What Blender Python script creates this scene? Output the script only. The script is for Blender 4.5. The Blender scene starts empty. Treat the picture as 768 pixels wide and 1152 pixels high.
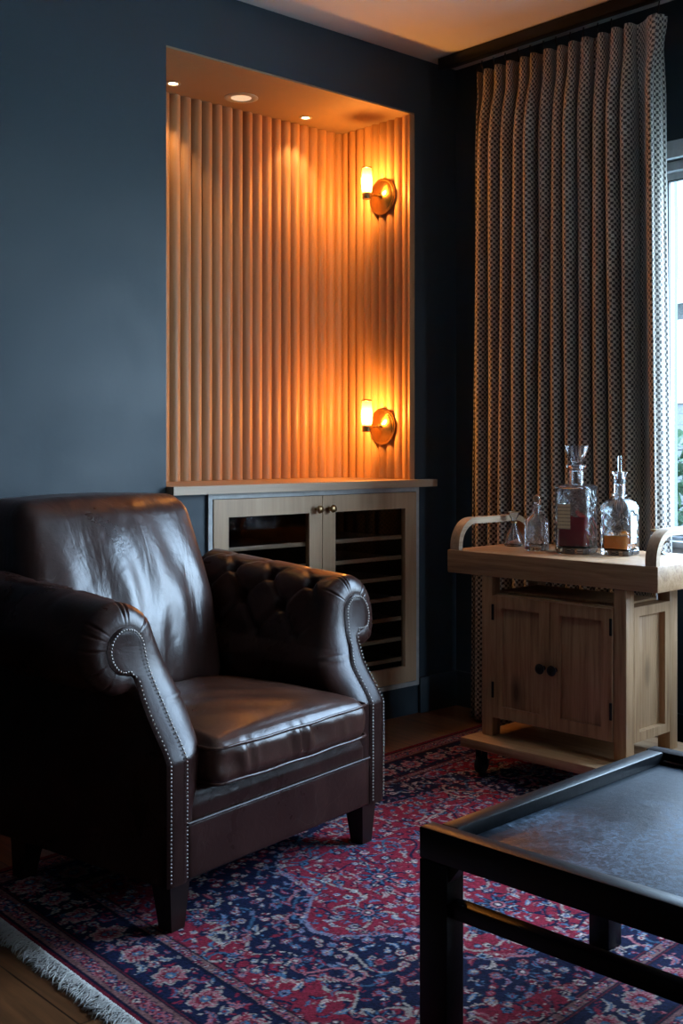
import bpy, bmesh, math, random
import numpy as np
from mathutils import Vector, Matrix
random.seed(4); RNG = np.random.default_rng(11)
PI = math.pi
COL = bpy.context.scene.collection

# ------------------------------------------------------------------ helpers
def link(o): COL.objects.link(o); return o
def tag(o, label=None, cat=None, group=None, kind=None):
    for k, v in (('label', label), ('category', cat), ('group', group), ('kind', kind)):
        if v: o[k] = v
    return o
def empty(name, loc=(0,0,0), rz=0, label=None, cat=None, group=None):
    o = bpy.data.objects.new(name, None); link(o); o.location = loc; o.rotation_euler = (0,0,rz)
    o.empty_display_size = .05
    return tag(o, label, cat, group)
def raw(name, V, F, mat=None, parent=None, smooth=False, uv=None, loc=None):
    me = bpy.data.meshes.new(name)
    me.from_pydata([tuple(map(float, v)) for v in V], [], [tuple(map(int, f)) for f in F])
    bm = bmesh.new(); bm.from_mesh(me)
    bmesh.ops.recalc_face_normals(bm, faces=bm.faces); bm.to_mesh(me); bm.free()
    if mat: me.materials.append(mat)
    if smooth:
        me.polygons.foreach_set('use_smooth', [True]*len(me.polygons))
        if smooth != 'full':
            me.set_sharp_from_angle(angle=math.radians(smooth if isinstance(smooth,(int,float)) and smooth > 1 else 40))
    o = bpy.data.objects.new(name, me); link(o)
    if parent: o.parent = parent
    if loc: o.location = loc
    return o
class MB:
    def __init__(s): s.V = []; s.F = []
    def add(s, V, F):
        n = len(s.V); s.V += [tuple(v) for v in V]; s.F += [tuple(i+n for i in f) for f in F]; return s
    def box(s, x, y, z, bev=0):
        bm = bmesh.new(); bmesh.ops.create_cube(bm, size=1)
        for v in bm.verts:
            v.co = Vector(((x[0]+x[1])/2+v.co.x*(x[1]-x[0]), (y[0]+y[1])/2+v.co.y*(y[1]-y[0]), (z[0]+z[1])/2+v.co.z*(z[1]-z[0])))
        if bev: bmesh.ops.bevel(bm, geom=list(bm.edges), offset=bev, segments=2, affect='EDGES', profile=.5)
        bm.verts.index_update()
        s.add([v.co[:] for v in bm.verts], [[v.index for v in f.verts] for f in bm.faces]); bm.free(); return s
    def taper(s, c0, h0, c1, h1):
        V = [(c[0]+sx*h[0], c[1]+sy*h[1], c[2]) for c, h in ((c0,h0),(c1,h1)) for sx, sy in ((-1,-1),(1,-1),(1,1),(-1,1))]
        return s.add(V, [(0,1,2,3),(4,5,6,7),(0,1,5,4),(1,2,6,5),(2,3,7,6),(3,0,4,7)])
    def lathe(s, prof, c=(0,0,0), n=32, M=None, sq=None):
        V = []; F = []; m = len(prof)
        for r, z in prof:
            for i in range(n):
                a = 2*PI*i/n; k = 1
                if sq: k = 1/((abs(math.cos(a))**sq+abs(math.sin(a))**sq)**(1/sq))
                v = Vector((r*k*math.cos(a), r*k*math.sin(a), z))
                if M: v = M @ v
                V.append((v.x+c[0], v.y+c[1], v.z+c[2]))
        for j in range(m-1):
            for i in range(n): F.append((j*n+i, j*n+(i+1)%n, (j+1)*n+(i+1)%n, (j+1)*n+i))
        F.append(tuple(range(n))); F.append(tuple((m-1)*n+i for i in range(n)))
        return s.add(V, F)
    def tube(s, path, r, n=10, flat=1):
        P = [Vector(p) for p in path]; V = []; F = []; m = len(P); up = Vector((0,0,1))
        for i, p in enumerate(P):
            t = (P[min(i+1,m-1)]-P[max(i-1,0)]).normalized()
            a = t.cross(up if abs(t.z) < .95 else Vector((1,0,0))).normalized(); b = t.cross(a)
            rr = r[i] if isinstance(r, (list,tuple)) else r
            for k in range(n):
                q = p+a*rr*math.cos(2*PI*k/n)+b*rr*flat*math.sin(2*PI*k/n); V.append(q[:])
        for i in range(m-1):
            for k in range(n): F.append((i*n+k, i*n+(k+1)%n, (i+1)*n+(k+1)%n, (i+1)*n+k))
        F.append(tuple(range(n))); F.append(tuple((m-1)*n+k for k in range(n)))
        return s.add(V, F)
    def build(s, name, mat, parent=None, smooth=False, loc=None): return raw(name, s.V, s.F, mat, parent, smooth, loc=loc)
def bx(name, x, y, z, mat, parent=None, bev=.002, loc=None):
    return MB().box(x, y, z, bev).build(name, mat, parent, 35 if bev else False, loc)
def grid_faces(nu, nv, wu=False, wv=False, off=0):
    F = []
    for i in range(nu if wu else nu-1):
        for j in range(nv if wv else nv-1):
            a=i*nv+j; b=((i+1)%nu)*nv+j; c=((i+1)%nu)*nv+(j+1)%nv; d=i*nv+(j+1)%nv
            F.append((a+off,b+off,c+off,d+off))
    return F
def rbox(h, r, n=24):
    """rounded box: dense unified cube grid. returns V (np), F, N"""
    bm = bmesh.new(); bmesh.ops.create_cube(bm, size=2)
    bmesh.ops.subdivide_edges(bm, edges=list(bm.edges), cuts=n-1, use_grid_fill=True)
    bm.verts.index_update()
    P = np.array([v.co[:] for v in bm.verts]); F = [[v.index for v in f.verts] for f in bm.faces]; bm.free()
    h = np.array(h, float)
    P = np.sin(P*PI/2*.82)/math.sin(PI/2*.82)      # more points near the edges
    Q = P*h; inner = np.maximum(h-r, 1e-6); Cc = np.clip(Q, -inner, inner)
    D = Q-Cc; L = np.linalg.norm(D, axis=1, keepdims=True)
    # faces: displacement pushes out to the full radius
    Nn = D/np.maximum(L, 1e-9)
    return Cc+Nn*r, F, Nn
def catmull(P, m):
    P = np.array(P, float); n = len(P); out = []
    for i in range(n-1):
        p0=P[max(i-1,0)]; p1=P[i]; p2=P[i+1]; p3=P[min(i+2,n-1)]
        for k in range(m):
            t=k/m; out.append(.5*((2*p1)+(-p0+p2)*t+(2*p0-5*p1+4*p2-p3)*t*t+(-p0+3*p1-3*p2+p3)*t**3))
    out.append(P[-1]); return np.array(out)
def copy_tree(o, parent=None):
    c = o.copy(); link(c)
    if parent: c.parent = parent
    for ch in list(o.children): copy_tree(ch, c)
    return c

# ------------------------------------------------------------------ materials
def mat(name):
    m = bpy.data.materials.new(name); m.use_nodes = True
    return m, m.node_tree.nodes, m.node_tree.links, m.node_tree.nodes['Principled BSDF']
def nd(N, t, **kw):
    n = N.new(t)
    for k, v in kw.items():
        if k in n.inputs.keys() if hasattr(n.inputs,'keys') else False: n.inputs[k].default_value = v
        else: setattr(n, k, v)
    return n
def ramp(N, stops):
    r = N.new('ShaderNodeValToRGB'); e = r.color_ramp.elements
    while len(e) < len(stops): e.new(.5)
    for i, (p, c) in enumerate(stops): e[i].position = p; e[i].color = (*c, 1) if len(c) == 3 else c
    return r
def coords(N, L, scale=(1,1,1), kind='Object', rot=(0,0,0)):
    t = N.new('ShaderNodeTexCoord'); m = N.new('ShaderNodeMapping')
    m.inputs['Scale'].default_value = scale; m.inputs['Rotation'].default_value = rot
    L.new(t.outputs[kind], m.inputs['Vector']); return m.outputs['Vector']
def noise(N, L, vec, sc, det=4, rough=.55, dist=0):
    n = N.new('ShaderNodeTexNoise'); n.inputs['Scale'].default_value = sc; n.inputs['Detail'].default_value = det
    n.inputs['Roughness'].default_value = rough; n.inputs['Distortion'].default_value = dist
    if vec: L.new(vec, n.inputs['Vector'])
    return n.outputs['Fac']
def bump(N, L, h, b, strength=.3, dist=.002, prev=None):
    n = N.new('ShaderNodeBump'); n.inputs['Strength'].default_value = strength; n.inputs['Distance'].default_value = dist
    L.new(h, n.inputs['Height'])
    if prev: L.new(prev, n.inputs['Normal'])
    if b: L.new(n.outputs['Normal'], b.inputs['Normal'])
    return n.outputs['Normal']
def mrange(N, L, v, a, b, c, d):
    n = N.new('ShaderNodeMapRange'); n.inputs[1].default_value=a; n.inputs[2].default_value=b; n.inputs[3].default_value=c; n.inputs[4].default_value=d
    L.new(v, n.inputs[0]); return n.outputs[0]
def mth(N, L, op, a, b=None):
    n = N.new('ShaderNodeMath'); n.operation = op
    for i, x in enumerate((a, b)):
        if x is None: continue
        if isinstance(x, (int,float)): n.inputs[i].default_value = x
        else: L.new(x, n.inputs[i])
    return n.outputs[0]
def plain(name, col, rough=.5, metal=0, spec=.5):
    m, N, L, b = mat(name)
    v = coords(N, L); f = noise(N, L, v, 40, 3)
    r = ramp(N, [(.3, tuple(c*.88 for c in col)), (.7, tuple(min(1, c*1.1) for c in col))])
    L.new(f, r.inputs[0]); L.new(r.outputs[0], b.inputs['Base Color'])
    b.inputs['Roughness'].default_value = rough; b.inputs['Metallic'].default_value = metal
    b.inputs['Specular IOR Level'].default_value = spec
    return m
def paint(name, c1, c2, rough=.6, bs=.06):
    m, N, L, b = mat(name)
    v = coords(N, L); f = noise(N, L, v, 2.2, 6, .6, .6)
    r = ramp(N, [(.3, c1), (.72, c2)]); L.new(f, r.inputs[0]); L.new(r.outputs[0], b.inputs['Base Color'])
    L.new(mrange(N, L, f, .3, .7, rough-.06, rough+.08), b.inputs['Roughness'])
    f2 = noise(N, L, v, 60, 4); f3 = noise(N, L, v, 3, 3)
    nn = bump(N, L, f2, None, bs*2, .002); bump(N, L, f3, b, .35, .012, nn)
    return m
def wood(name, cols, grain=(1,1,.06), scale=30, rough=.45, knots=False, coat=0, var=None, bstr=.15):
    """grain: small number on the axis the fibres run along"""
    m, N, L, b = mat(name)
    v = coords(N, L, grain)
    src = v
    f = noise(N, L, src, scale, 7, .62, .8)
    f2 = noise(N, L, src, scale*.22, 3, .5, 1.6)
    w = N.new('ShaderNodeMath'); w.operation = 'MULTIPLY_ADD'; L.new(f, w.inputs[0]); w.inputs[1].default_value = .55
    L.new(mth(N, L, 'MULTIPLY', f2, .5), w.inputs[2])
    fac = w.outputs[0]
    r = ramp(N, [(.32, cols[0]), (.5, cols[1]), (.68, cols[2])]); L.new(fac, r.inputs[0])
    out = r.outputs[0]
    if knots:
        vk = coords(N, L, tuple(6 if g_ > .5 else 2.2 for g_ in grain)); vo = N.new('ShaderNodeTexVoronoi'); vo.inputs['Scale'].default_value = 1.6; vo.inputs['Randomness'].default_value = 1
        L.new(vk, vo.inputs['Vector'])
        k = mrange(N, L, vo.outputs['Distance'], .06, .24, .85, 0)
        mx = N.new('ShaderNodeMixRGB'); L.new(k, mx.inputs[0]); L.new(out, mx.inputs[1]); mx.inputs[2].default_value = (*[c*.16 for c in cols[0]], 1); out = mx.outputs[0]
    if var:
        axis, pitch = var
        t = N.new('ShaderNodeTexCoord'); sp = N.new('ShaderNodeSeparateXYZ'); L.new(t.outputs['Object'], sp.inputs[0])
        q = mth(N, L, 'FLOOR', mth(N, L, 'DIVIDE', sp.outputs[axis], pitch))
        wn = N.new('ShaderNodeTexWhiteNoise'); wn.noise_dimensions = '1D'; L.new(q, wn.inputs['W'])
        hs = N.new('ShaderNodeHueSaturation'); L.new(out, hs.inputs['Color']); L.new(mrange(N, L, wn.outputs['Value'], 0, 1, .84, 1.1), hs.inputs['Value']); out = hs.outputs[0]
    L.new(out, b.inputs['Base Color'])
    L.new(mrange(N, L, f, .3, .7, rough-.05, rough+.1), b.inputs['Roughness'])
    b.inputs['Coat Weight'].default_value = coat; b.inputs['Coat Roughness'].default_value = .2
    bump(N, L, f, b, bstr, .002)
    return m
def leather(name, col=(.030,.0115,.0085), wear=1.0, rough=.25, crease=0, creasevec=(1,1,1), spec=.24):
    m, N, L, b = mat(name)
    v = coords(N, L)
    f1 = noise(N, L, v, 7, 5, .6, .4)
    r = ramp(N, [(.3, tuple(c*.65 for c in col)), (.55, col), (.8, tuple(min(1, c*1.9) for c in col))]); L.new(f1, r.inputs[0])
    # fine scratches
    vs = coords(N, L, (1,1,1), rot=(.5,.9,.3)); vd = N.new('ShaderNodeTexVoronoi'); vd.feature = 'DISTANCE_TO_EDGE'; vd.inputs['Scale'].default_value = 9
    nz = N.new('ShaderNodeTexNoise'); nz.inputs['Scale'].default_value = 5; L.new(vs, nz.inputs['Vector'])
    mxv = N.new('ShaderNodeMixRGB'); mxv.inputs[0].default_value = .35; L.new(vs, mxv.inputs[1]); L.new(nz.outputs['Color'], mxv.inputs[2]); L.new(mxv.outputs[0], vd.inputs['Vector'])
    sc = mrange(N, L, vd.outputs['Distance'], 0, .012, 1, 0)
    gate = mrange(N, L, noise(N, L, v, 4, 2), .55, .62, 0, .55*wear)
    scf = mth(N, L, 'MULTIPLY', sc, gate)
    mx = N.new('ShaderNodeMixRGB'); L.new(scf, mx.inputs[0]); L.new(r.outputs[0], mx.inputs[1]); mx.inputs[2].default_value = (.16,.11,.09,1)
    L.new(mx.outputs[0], b.inputs['Base Color'])
    L.new(mrange(N, L, f1, .3, .75, rough, rough+.12), b.inputs['Roughness'])
    b.inputs['Specular IOR Level'].default_value = spec
    b.inputs['Coat Weight'].default_value = .05; b.inputs['Coat Roughness'].default_value = .28
    g = N.new('ShaderNodeTexVoronoi'); g.inputs['Scale'].default_value = 420; L.new(v, g.inputs['Vector'])
    n1 = bump(N, L, g.outputs['Distance'], None, .06, .001)
    n2 = bump(N, L, noise(N, L, v, 26, 4, .6, 1.5), None, .22, .004, n1)
    if crease:
        vc = coords(N, L, creasevec)
        n2 = bump(N, L, noise(N, L, vc, 9, 3, .5, .7), None, crease, .03, n2)
    L.new(n2, b.inputs['Normal'])
    return m
def glass(name, col=(1,1,1), rough=0.0, ior=1.5):
    m, N, L, b = mat(name)
    b.inputs['Base Color'].default_value = (*col, 1); b.inputs['Transmission Weight'].default_value = 1
    b.inputs['Roughness'].default_value = rough; b.inputs['IOR'].default_value = ior
    return m
def pane(name, tint=(.97,.99,1), ior=1.5, rough=.02):
    m, N, L, b = mat(name); N.remove(b)
    t = N.new('ShaderNodeBsdfTransparent'); t.inputs[0].default_value = (*tint, 1)
    g = N.new('ShaderNodeBsdfGlossy'); g.inputs['Roughness'].default_value = rough
    fr = N.new('ShaderNodeFresnel'); fr.inputs[0].default_value = ior
    ge = N.new('ShaderNodeNewGeometry'); fac = mth(N, L, 'MULTIPLY', fr.outputs[0], mth(N, L, 'SUBTRACT', 1.0, ge.outputs['Backfacing']))
    mx = N.new('ShaderNodeMixShader'); L.new(fac, mx.inputs[0]); L.new(t.outputs[0], mx.inputs[1]); L.new(g.outputs[0], mx.inputs[2])
    L.new(mx.outputs[0], N['Material Output'].inputs[0]); return m
def emit(name, col, s):
    m, N, L, b = mat(name); N.remove(b)
    e = N.new('ShaderNodeEmission'); e.inputs[0].default_value = (*col, 1); e.inputs[1].default_value = s
    L.new(e.outputs[0], N['Material Output'].inputs[0]); return m

M_wall = paint('wall_paint', (.022,.036,.047), (.027,.044,.057), .55)
M_base = paint('skirting_paint', (.022,.034,.044), (.026,.041,.053), .45)
M_ceil = paint('ceiling_paint', (.80,.77,.75), (.85,.82,.80), .7)
M_soffit = paint('soffit_paint', (.30,.20,.115), (.33,.22,.13), .6)
PITCH = 1.096/24
M_flute = wood('fluted_oak', [(.38,.205,.095),(.49,.275,.13),(.56,.33,.17)], (1,1,.05), 45, .42, var=(0, PITCH))
M_flute_s = wood('fluted_oak_side', [(.38,.205,.095),(.49,.275,.13),(.56,.33,.17)], (1,1,.05), 45, .42, var=(1, .39/9))
M_oakv = wood('oak_vertical', [(.38,.24,.135),(.48,.31,.18),(.55,.37,.225)], (1,1,.05), 50, .42)
M_oakh = wood('oak_horizontal', [(.38,.24,.135),(.48,.31,.18),(.55,.37,.225)], (.05,1,1), 50, .42)
M_counter = wood('counter_oak', [(.36,.24,.15),(.45,.31,.20),(.51,.37,.25)], (.05,1,1), 40, .38)
M_carth = wood('cart_oak_long', [(.20,.098,.040),(.37,.205,.096),(.49,.295,.155)], (1,.05,1), 120, .45, knots=True)
M_cartx = wood('cart_oak_cross', [(.26,.165,.095),(.42,.28,.17),(.52,.37,.24)], (.05,1,1), 120, .45)
M_cartv = wood('cart_oak_upright', [(.20,.098,.040),(.37,.205,.096),(.49,.295,.155)], (1,1,.05), 120, .48, knots=True)
M_white = plain('painted_white_trim', (.46,.46,.44), .5)
M_win = plain('window_paint', (.42,.44,.46), .45)
M_floor = None
M_blackm = plain('black_iron', (.012,.012,.013), .4, .6)
M_brass = plain('brass', (.72,.45,.14), .22, 1)
M_antique = plain('antique_brass', (.40,.27,.13), .32, 1)
M_inner = plain('cooler_lining', (.006,.006,.006), .5)
M_leather = leather('brown_leather', wear=.35)
M_facel = leather('brown_leather_facing', (.026,.010,.0075), .2, .34, spec=.13)
M_seatl = leather('brown_leather_worn', (.050,.020,.013), 1.3, .26, spec=.40)
M_backl = leather('brown_leather_creased', (.038,.015,.011), 1.3, .27, .22, (1.0,1.0,.25), spec=.50)
M_legs = plain('dark_stained_leg', (.014,.006,.004), .3)
M_nail = plain('nickel_nail', (.30,.27,.24), .34, 1)
M_glass = glass('clear_glass', (.93,.97,1)); M_glass.node_tree.nodes['Principled BSDF'].inputs['Transmission Weight'].default_value = .985
M_pane = pane('window_glass')
M_cabglass = pane('cabinet_glass', (.80,.81,.82), 1.45)
M_shade = pane('sconce_shade_glass', (1,.86,.62), 1.3)
_N, _L = M_shade.node_tree.nodes, M_shade.node_tree.links
_mx = _N.new('ShaderNodeMixShader'); _mx.inputs[0].default_value = .07; _tl = _N.new('ShaderNodeBsdfTranslucent'); _tl.inputs[0].default_value = (1,.9,.75,1)
_L.new(_N['Material Output'].inputs[0].links[0].from_socket, _mx.inputs[1]); _L.new(_tl.outputs[0], _mx.inputs[2]); _L.new(_mx.outputs[0], _N['Material Output'].inputs[0])
M_red = glass('dark_red_spirit', (.36,.008,.014), 0, 1.34); M_red.node_tree.nodes['Principled BSDF'].inputs['Transmission Weight'].default_value = .3
M_amber = glass('amber_spirit', (1,.33,.03), 0, 1.34); M_amber.node_tree.nodes['Principled BSDF'].inputs['Transmission Weight'].default_value = .35
M_black = None

def floor_material():
    m, N, L, b = mat('walnut_floor')
    v = coords(N, L, rot=(0,0,PI/2)); br = N.new('ShaderNodeTexBrick'); br.offset = .37; br.inputs['Scale'].default_value = 1
    br.inputs['Mortar Size'].default_value = .0016; br.inputs['Brick Width'].default_value = 1.3; br.inputs['Row Height'].default_value = .125
    br.inputs['Color1'].default_value = (.21,.082,.030,1); br.inputs['Color2'].default_value = (.14,.052,.019,1); br.inputs['Mortar'].default_value = (.01,.005,.003,1)
    L.new(v, br.inputs['Vector'])
    g = noise(N, L, coords(N, L, (1,.06,1)), 55, 7, .6, .8)
    mx = N.new('ShaderNodeMixRGB'); mx.blend_type = 'MULTIPLY'; mx.inputs[0].default_value = .8
    r = ramp(N, [(.3,(.45,.45,.45)),(.7,(1.25,1.2,1.15))]); L.new(g, r.inputs[0])
    L.new(br.outputs['Color'], mx.inputs[1]); L.new(r.outputs[0], mx.inputs[2]); L.new(mx.outputs[0], b.inputs['Base Color'])
    b.inputs['Roughness'].default_value = .38; bump(N, L, g, b, .12, .002); return m
M_floor = floor_material()
def black_wood():
    m, N, L, b = mat('black_stained_wood')
    v = coords(N, L, (1,.12,1)); f = noise(N, L, v, 60, 6, .6, .5)
    r = ramp(N, [(.3,(.003,.0035,.0045)),(.7,(.007,.008,.010))]); L.new(f, r.inputs[0]); L.new(r.outputs[0], b.inputs['Base Color'])
    b.inputs['Roughness'].default_value = .36; b.inputs['Specular IOR Level'].default_value = .16; bump(N, L, f, b, .25, .0015); return m
M_black = black_wood()
def black_panel():
    m, N, L, b = mat('black_textured_table_panel')
    v = coords(N, L)
    big = noise(N, L, v, 4.2, 5, .62, .8); fine = noise(N, L, v, 75, 5, .75, 1)
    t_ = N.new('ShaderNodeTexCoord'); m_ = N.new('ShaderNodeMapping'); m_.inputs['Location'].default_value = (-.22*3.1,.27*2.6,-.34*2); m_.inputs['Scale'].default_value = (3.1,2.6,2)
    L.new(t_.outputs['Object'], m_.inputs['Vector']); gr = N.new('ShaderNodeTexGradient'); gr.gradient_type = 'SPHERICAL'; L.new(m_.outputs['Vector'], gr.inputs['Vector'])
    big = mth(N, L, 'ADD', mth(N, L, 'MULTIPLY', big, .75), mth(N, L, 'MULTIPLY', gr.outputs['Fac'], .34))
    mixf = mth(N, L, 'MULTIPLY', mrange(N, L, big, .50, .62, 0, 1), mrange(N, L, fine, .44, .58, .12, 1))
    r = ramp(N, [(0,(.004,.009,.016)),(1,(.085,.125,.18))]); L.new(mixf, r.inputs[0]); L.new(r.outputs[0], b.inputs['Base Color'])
    L.new(mrange(N, L, mixf, 0, 1, .40, .62), b.inputs['Roughness'])
    n1 = bump(N, L, fine, None, .45, .0015); bump(N, L, noise(N, L, coords(N, L, (1,.2,1)), 26, 4), b, .2, .003, n1)
    b.inputs['Specular IOR Level'].default_value = .28
    return m
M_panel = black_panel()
def curtain_material():
    m, N, L, b = mat('woven_curtain_fabric')
    t = N.new('ShaderNodeTexCoord'); sp = N.new('ShaderNodeSeparateXYZ'); L.new(t.outputs['UV'], sp.inputs[0])
    U, W = sp.outputs[0], sp.outputs[1]; k = 2*PI/.019
    jit = mth(N, L, 'MULTIPLY', noise(N, L, t.outputs['UV'], 55, 3), 3.0)
    s1 = mth(N, L, 'SINE', mth(N, L, 'ADD', mth(N, L, 'MULTIPLY', U, k), jit)); s2 = mth(N, L, 'SINE', mth(N, L, 'ADD', mth(N, L, 'MULTIPLY', W, k), jit))
    p = mth(N, L, 'MULTIPLY', s1, s2)
    p = mth(N, L, 'ADD', p, mrange(N, L, noise(N, L, t.outputs['UV'], 400, 2), .3, .7, -.3, .3))
    r = ramp(N, [(.42,(.028,.024,.022)),(.56,(.43,.37,.31))]); L.new(mrange(N, L, p, -1, 1, 0, 1), r.inputs[0])
    L.new(r.outputs[0], b.inputs['Base Color']); b.inputs['Roughness'].default_value = .8
    b.inputs['Sheen Weight'].default_value = .3
    bump(N, L, p, b, .5, .0015)
    return m
M_curtain = curtain_material()
def sheet(name, base, ink, rows):
    m, N, L, b = mat(name)
    t = N.new('ShaderNodeTexCoord'); sp = N.new('ShaderNodeSeparateXYZ'); L.new(t.outputs['Generated'], sp.inputs[0])
    z = sp.outputs[2]
    line = mth(N, L, 'LESS_THAN', mth(N, L, 'FRACT', mth(N, L, 'MULTIPLY', z, rows)), .28)
    ms = noise(N, L, coords(N, L, (14,14,3), 'Generated'), 5, 3)
    inkf = mth(N, L, 'MULTIPLY', line, mth(N, L, 'GREATER_THAN', ms, .47))
    mx = N.new('ShaderNodeMixRGB'); L.new(inkf, mx.inputs[0]); mx.inputs[1].default_value = (*base,1); mx.inputs[2].default_value = (*ink,1)
    L.new(mx.outputs[0], b.inputs['Base Color']); b.inputs['Roughness'].default_value = .7; return m

# ------------------------------------------------------------------ camera
F = 1300.0
RIGHT = Vector((.7421,-.6703,0)); FWD = Vector((.6703,.7421,0))
def wpt(X, Y, z=0): return RIGHT*X+FWD*Y+Vector((0,0,z))
cam = bpy.data.cameras.new('camera'); camo = link(bpy.data.objects.new('camera', cam))
cam.sensor_fit = 'VERTICAL'; cam.sensor_height = 36; cam.lens = F/1152*36; cam.shift_y = -76/1152
camo.location = (0,0,1); camo.rotation_euler = (PI/2, 0, -math.atan2(.6703,.7421)); cam.clip_start = .02
bpy.context.scene.camera = camo

# ------------------------------------------------------------------ the room
X0, X1, Y0, Y1, H = -1.7, 3.31, -1.9, 3.006, 2.44
NX0, NX1, NZ0, NZ1, NYB = 1.987, 3.083, .843, 2.232, 3.415
CX0, CX1, CZ0, CZ1 = 2.137, 3.093, .107, .833
def struct(o): o['kind'] = 'structure'; return o
struct(bx('floor', (X0-.2,X1+.2), (Y0-.2,Y1+.6), (-.1,0), M_floor, bev=0))
struct(bx('ceiling', (X0-.2,X1+.2), (Y0-.2,Y1+.6), (H,H+.12), M_ceil, bev=0))
def wall_grid(name, xs, zs, holes, ya, yb, m, swap=False):
    """solid wall with rectangular holes, one connected mesh"""
    V = []; idx = {}; Fc = []
    def vid(i, j, k):
        key = (i,j,k)
        if key not in idx:
            idx[key] = len(V); p = (xs[i], (ya,yb)[k], zs[j]); V.append((p[1],p[0],p[2]) if swap else p)
        return idx[key]
    nx, nz = len(xs)-1, len(zs)-1
    solid = lambda i, j: 0 <= i < nx and 0 <= j < nz and (i,j) not in holes
    for i in range(nx):
        for j in range(nz):
            if not solid(i,j): continue
            for k in (0,1): Fc.append((vid(i,j,k),vid(i+1,j,k),vid(i+1,j+1,k),vid(i,j+1,k)))
            for di, dj, e in ((-1,0,((i,j),(i,j+1))),(1,0,((i+1,j),(i+1,j+1))),(0,-1,((i,j),(i+1,j))),(0,1,((i,j+1),(i+1,j+1)))):
                if not solid(i+di,j+dj):
                    (a,b),(c,d) = e; Fc.append((vid(a,b,0),vid(c,d,0),vid(c,d,1),vid(a,b,1)))
    return struct(raw(name, V, Fc, m))
# the wall with the niche: holes for the niche and for the cabinet
wall_grid('wall_back', [X0-.2, NX0, CX0, NX1, CX1, X1+.2], [0, CZ0, CZ1, NZ0, NZ1, H],
          {(1,3),(2,3),(2,1),(3,1)}, Y1, Y1+.42, M_wall)
struct(bx('wall_niche', (X0-.2, X1+.2), (Y1+.42, Y1+.55), (0,H), M_wall, bev=0))
# window wall
WY0, WY1, WZ0, WZ1 = .36, 2.168, .668, 1.925
VX0, VX1, VZ0, VZ1 = 2.80, 3.16, .30, 1.925
wall_grid('wall_right', [Y0-.2, WY0, WY1, Y1+.6], [0, WZ0, WZ1, H], {(1,1)}, X1, X1+.2, M_wall, True)
struct(bx('wall_left', (X0-.2, X0), (Y0-.2, Y1+.6), (0,H), M_wall, bev=0))
wall_grid('wall_front', [X0, VX0, VX1, X1], [0, VZ0, VZ1, H], {(1,1)}, Y0-.2, Y0, M_wall)
# niche soffit lining and edges
struct(bx('trim_1', (NX0, NX1), (Y1+.002, Y1+.42), (NZ1-.006, NZ1), M_soffit, bev=0))
struct(bx('baseboard_back', (CX1+.004, X1), (Y1-.016, Y1), (0,.133), M_base, bev=.004))
struct(bx('baseboard_left', (X0, CX0-.004), (Y1-.016, Y1), (0,.133), M_base, bev=.004))
struct(bx('baseboard_right', (X1-.016, X1), (Y0, Y1-.017), (0,.133), M_base, bev=.004))

def flutes(name, p0, p1, n, nrm, m, label):
    """continuous fluted board, half round ribs"""
    p0 = Vector(p0); p1 = Vector(p1); d = (p1-p0)/n; nv = Vector(nrm); prof = []
    for i in range(n):
        for k in range(9):
            t = k/9; ang = PI*t
            bulge = .0035 if k == 0 else .0165*math.sin(ang)**.6+.003
            prof.append(p0+d*(i+t*.985+.0075)+nv*bulge)
    prof.append(p1+nv*.0035); prof.append(p1-nv*.004); prof.append(p0-nv*.004)
    V = []; z0, z1 = .8705, NZ1-.007
    for z in (z0, z1): V += [(p.x,p.y,z) for p in prof]
    N_ = len(prof); Fc = [(i,(i+1)%N_,N_+(i+1)%N_,N_+i) for i in range(N_)]+[tuple(range(N_)), tuple(range(N_,2*N_))]
    o = raw(name, V, Fc, m, None, 50)
    return tag(o, label, 'wall panel')
BYP = 3.405
flutes('fluted_wall_panel', (NX0+.001,BYP,0), (NX1-.001,BYP,0), 24, (0,-1,0), M_flute, 'wide vertically fluted oak panel across the back of the lit niche')
flutes('fluted_wall_panel', (NX1-.005,Y1+.012,0), (NX1-.005,BYP-.006,0), 9, (-1,0,0), M_flute_s, 'narrow fluted oak panel on the right side of the niche, carrying both sconces')
struct(bx('trim_2', (NX1-.026, NX1), (Y1+.001, Y1+.012), (.8705,NZ1-.007), M_flute_s, bev=.001))

# counter
tag(bx('niche_counter', (NX0+.001, 3.162), (Y1-.04, Y1), (NZ0+.0005,.870), M_counter, bev=.002), 'pale oak counter slab forming the sill of the lit niche above the cabinet', 'counter')
_c = bpy.data.objects['niche_counter']; bpy.data.objects.remove(_c)
cm = MB()
prof = [(NX0+.0015,Y1-.04),(3.162,Y1-.04),(3.162,Y1-.0005),(NX1-.001,Y1-.0005),(NX1-.001,Y1+.415),(NX0+.0015,Y1+.415)]
n_ = len(prof); cm.add([(x,y,.8435) for x,y in prof]+[(x,y,.870) for x,y in prof], [tuple(range(n_)),tuple(range(n_,2*n_))]+[(i,(i+1)%n_,n_+(i+1)%n_,n_+i) for i in range(n_)])
tag(cm.build('niche_counter', M_counter), 'pale oak counter slab forming the sill of the lit niche above the cabinet', 'counter')

# ------------------------------------------------------------------ wine cabinet
cab = empty('wine_cabinet', ((CX0+CX1)/2, Y1, CZ0), 0, 'oak wine cabinet with two glass doors built in below the niche', 'cabinet')
def L_(x, y, z): return (x-(CX0+CX1)/2, y-Y1, z-CZ0)
def cbx(name, x, y, z, m, parent=cab, bev=.0015, base=(0,0,0)):
    a = L_(x[0],y[0],z[0]); b = L_(x[1],y[1],z[1])
    return bx(name, (a[0],b[0]), (a[1],b[1]), (a[2],b[2]), m, parent, bev)
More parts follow.
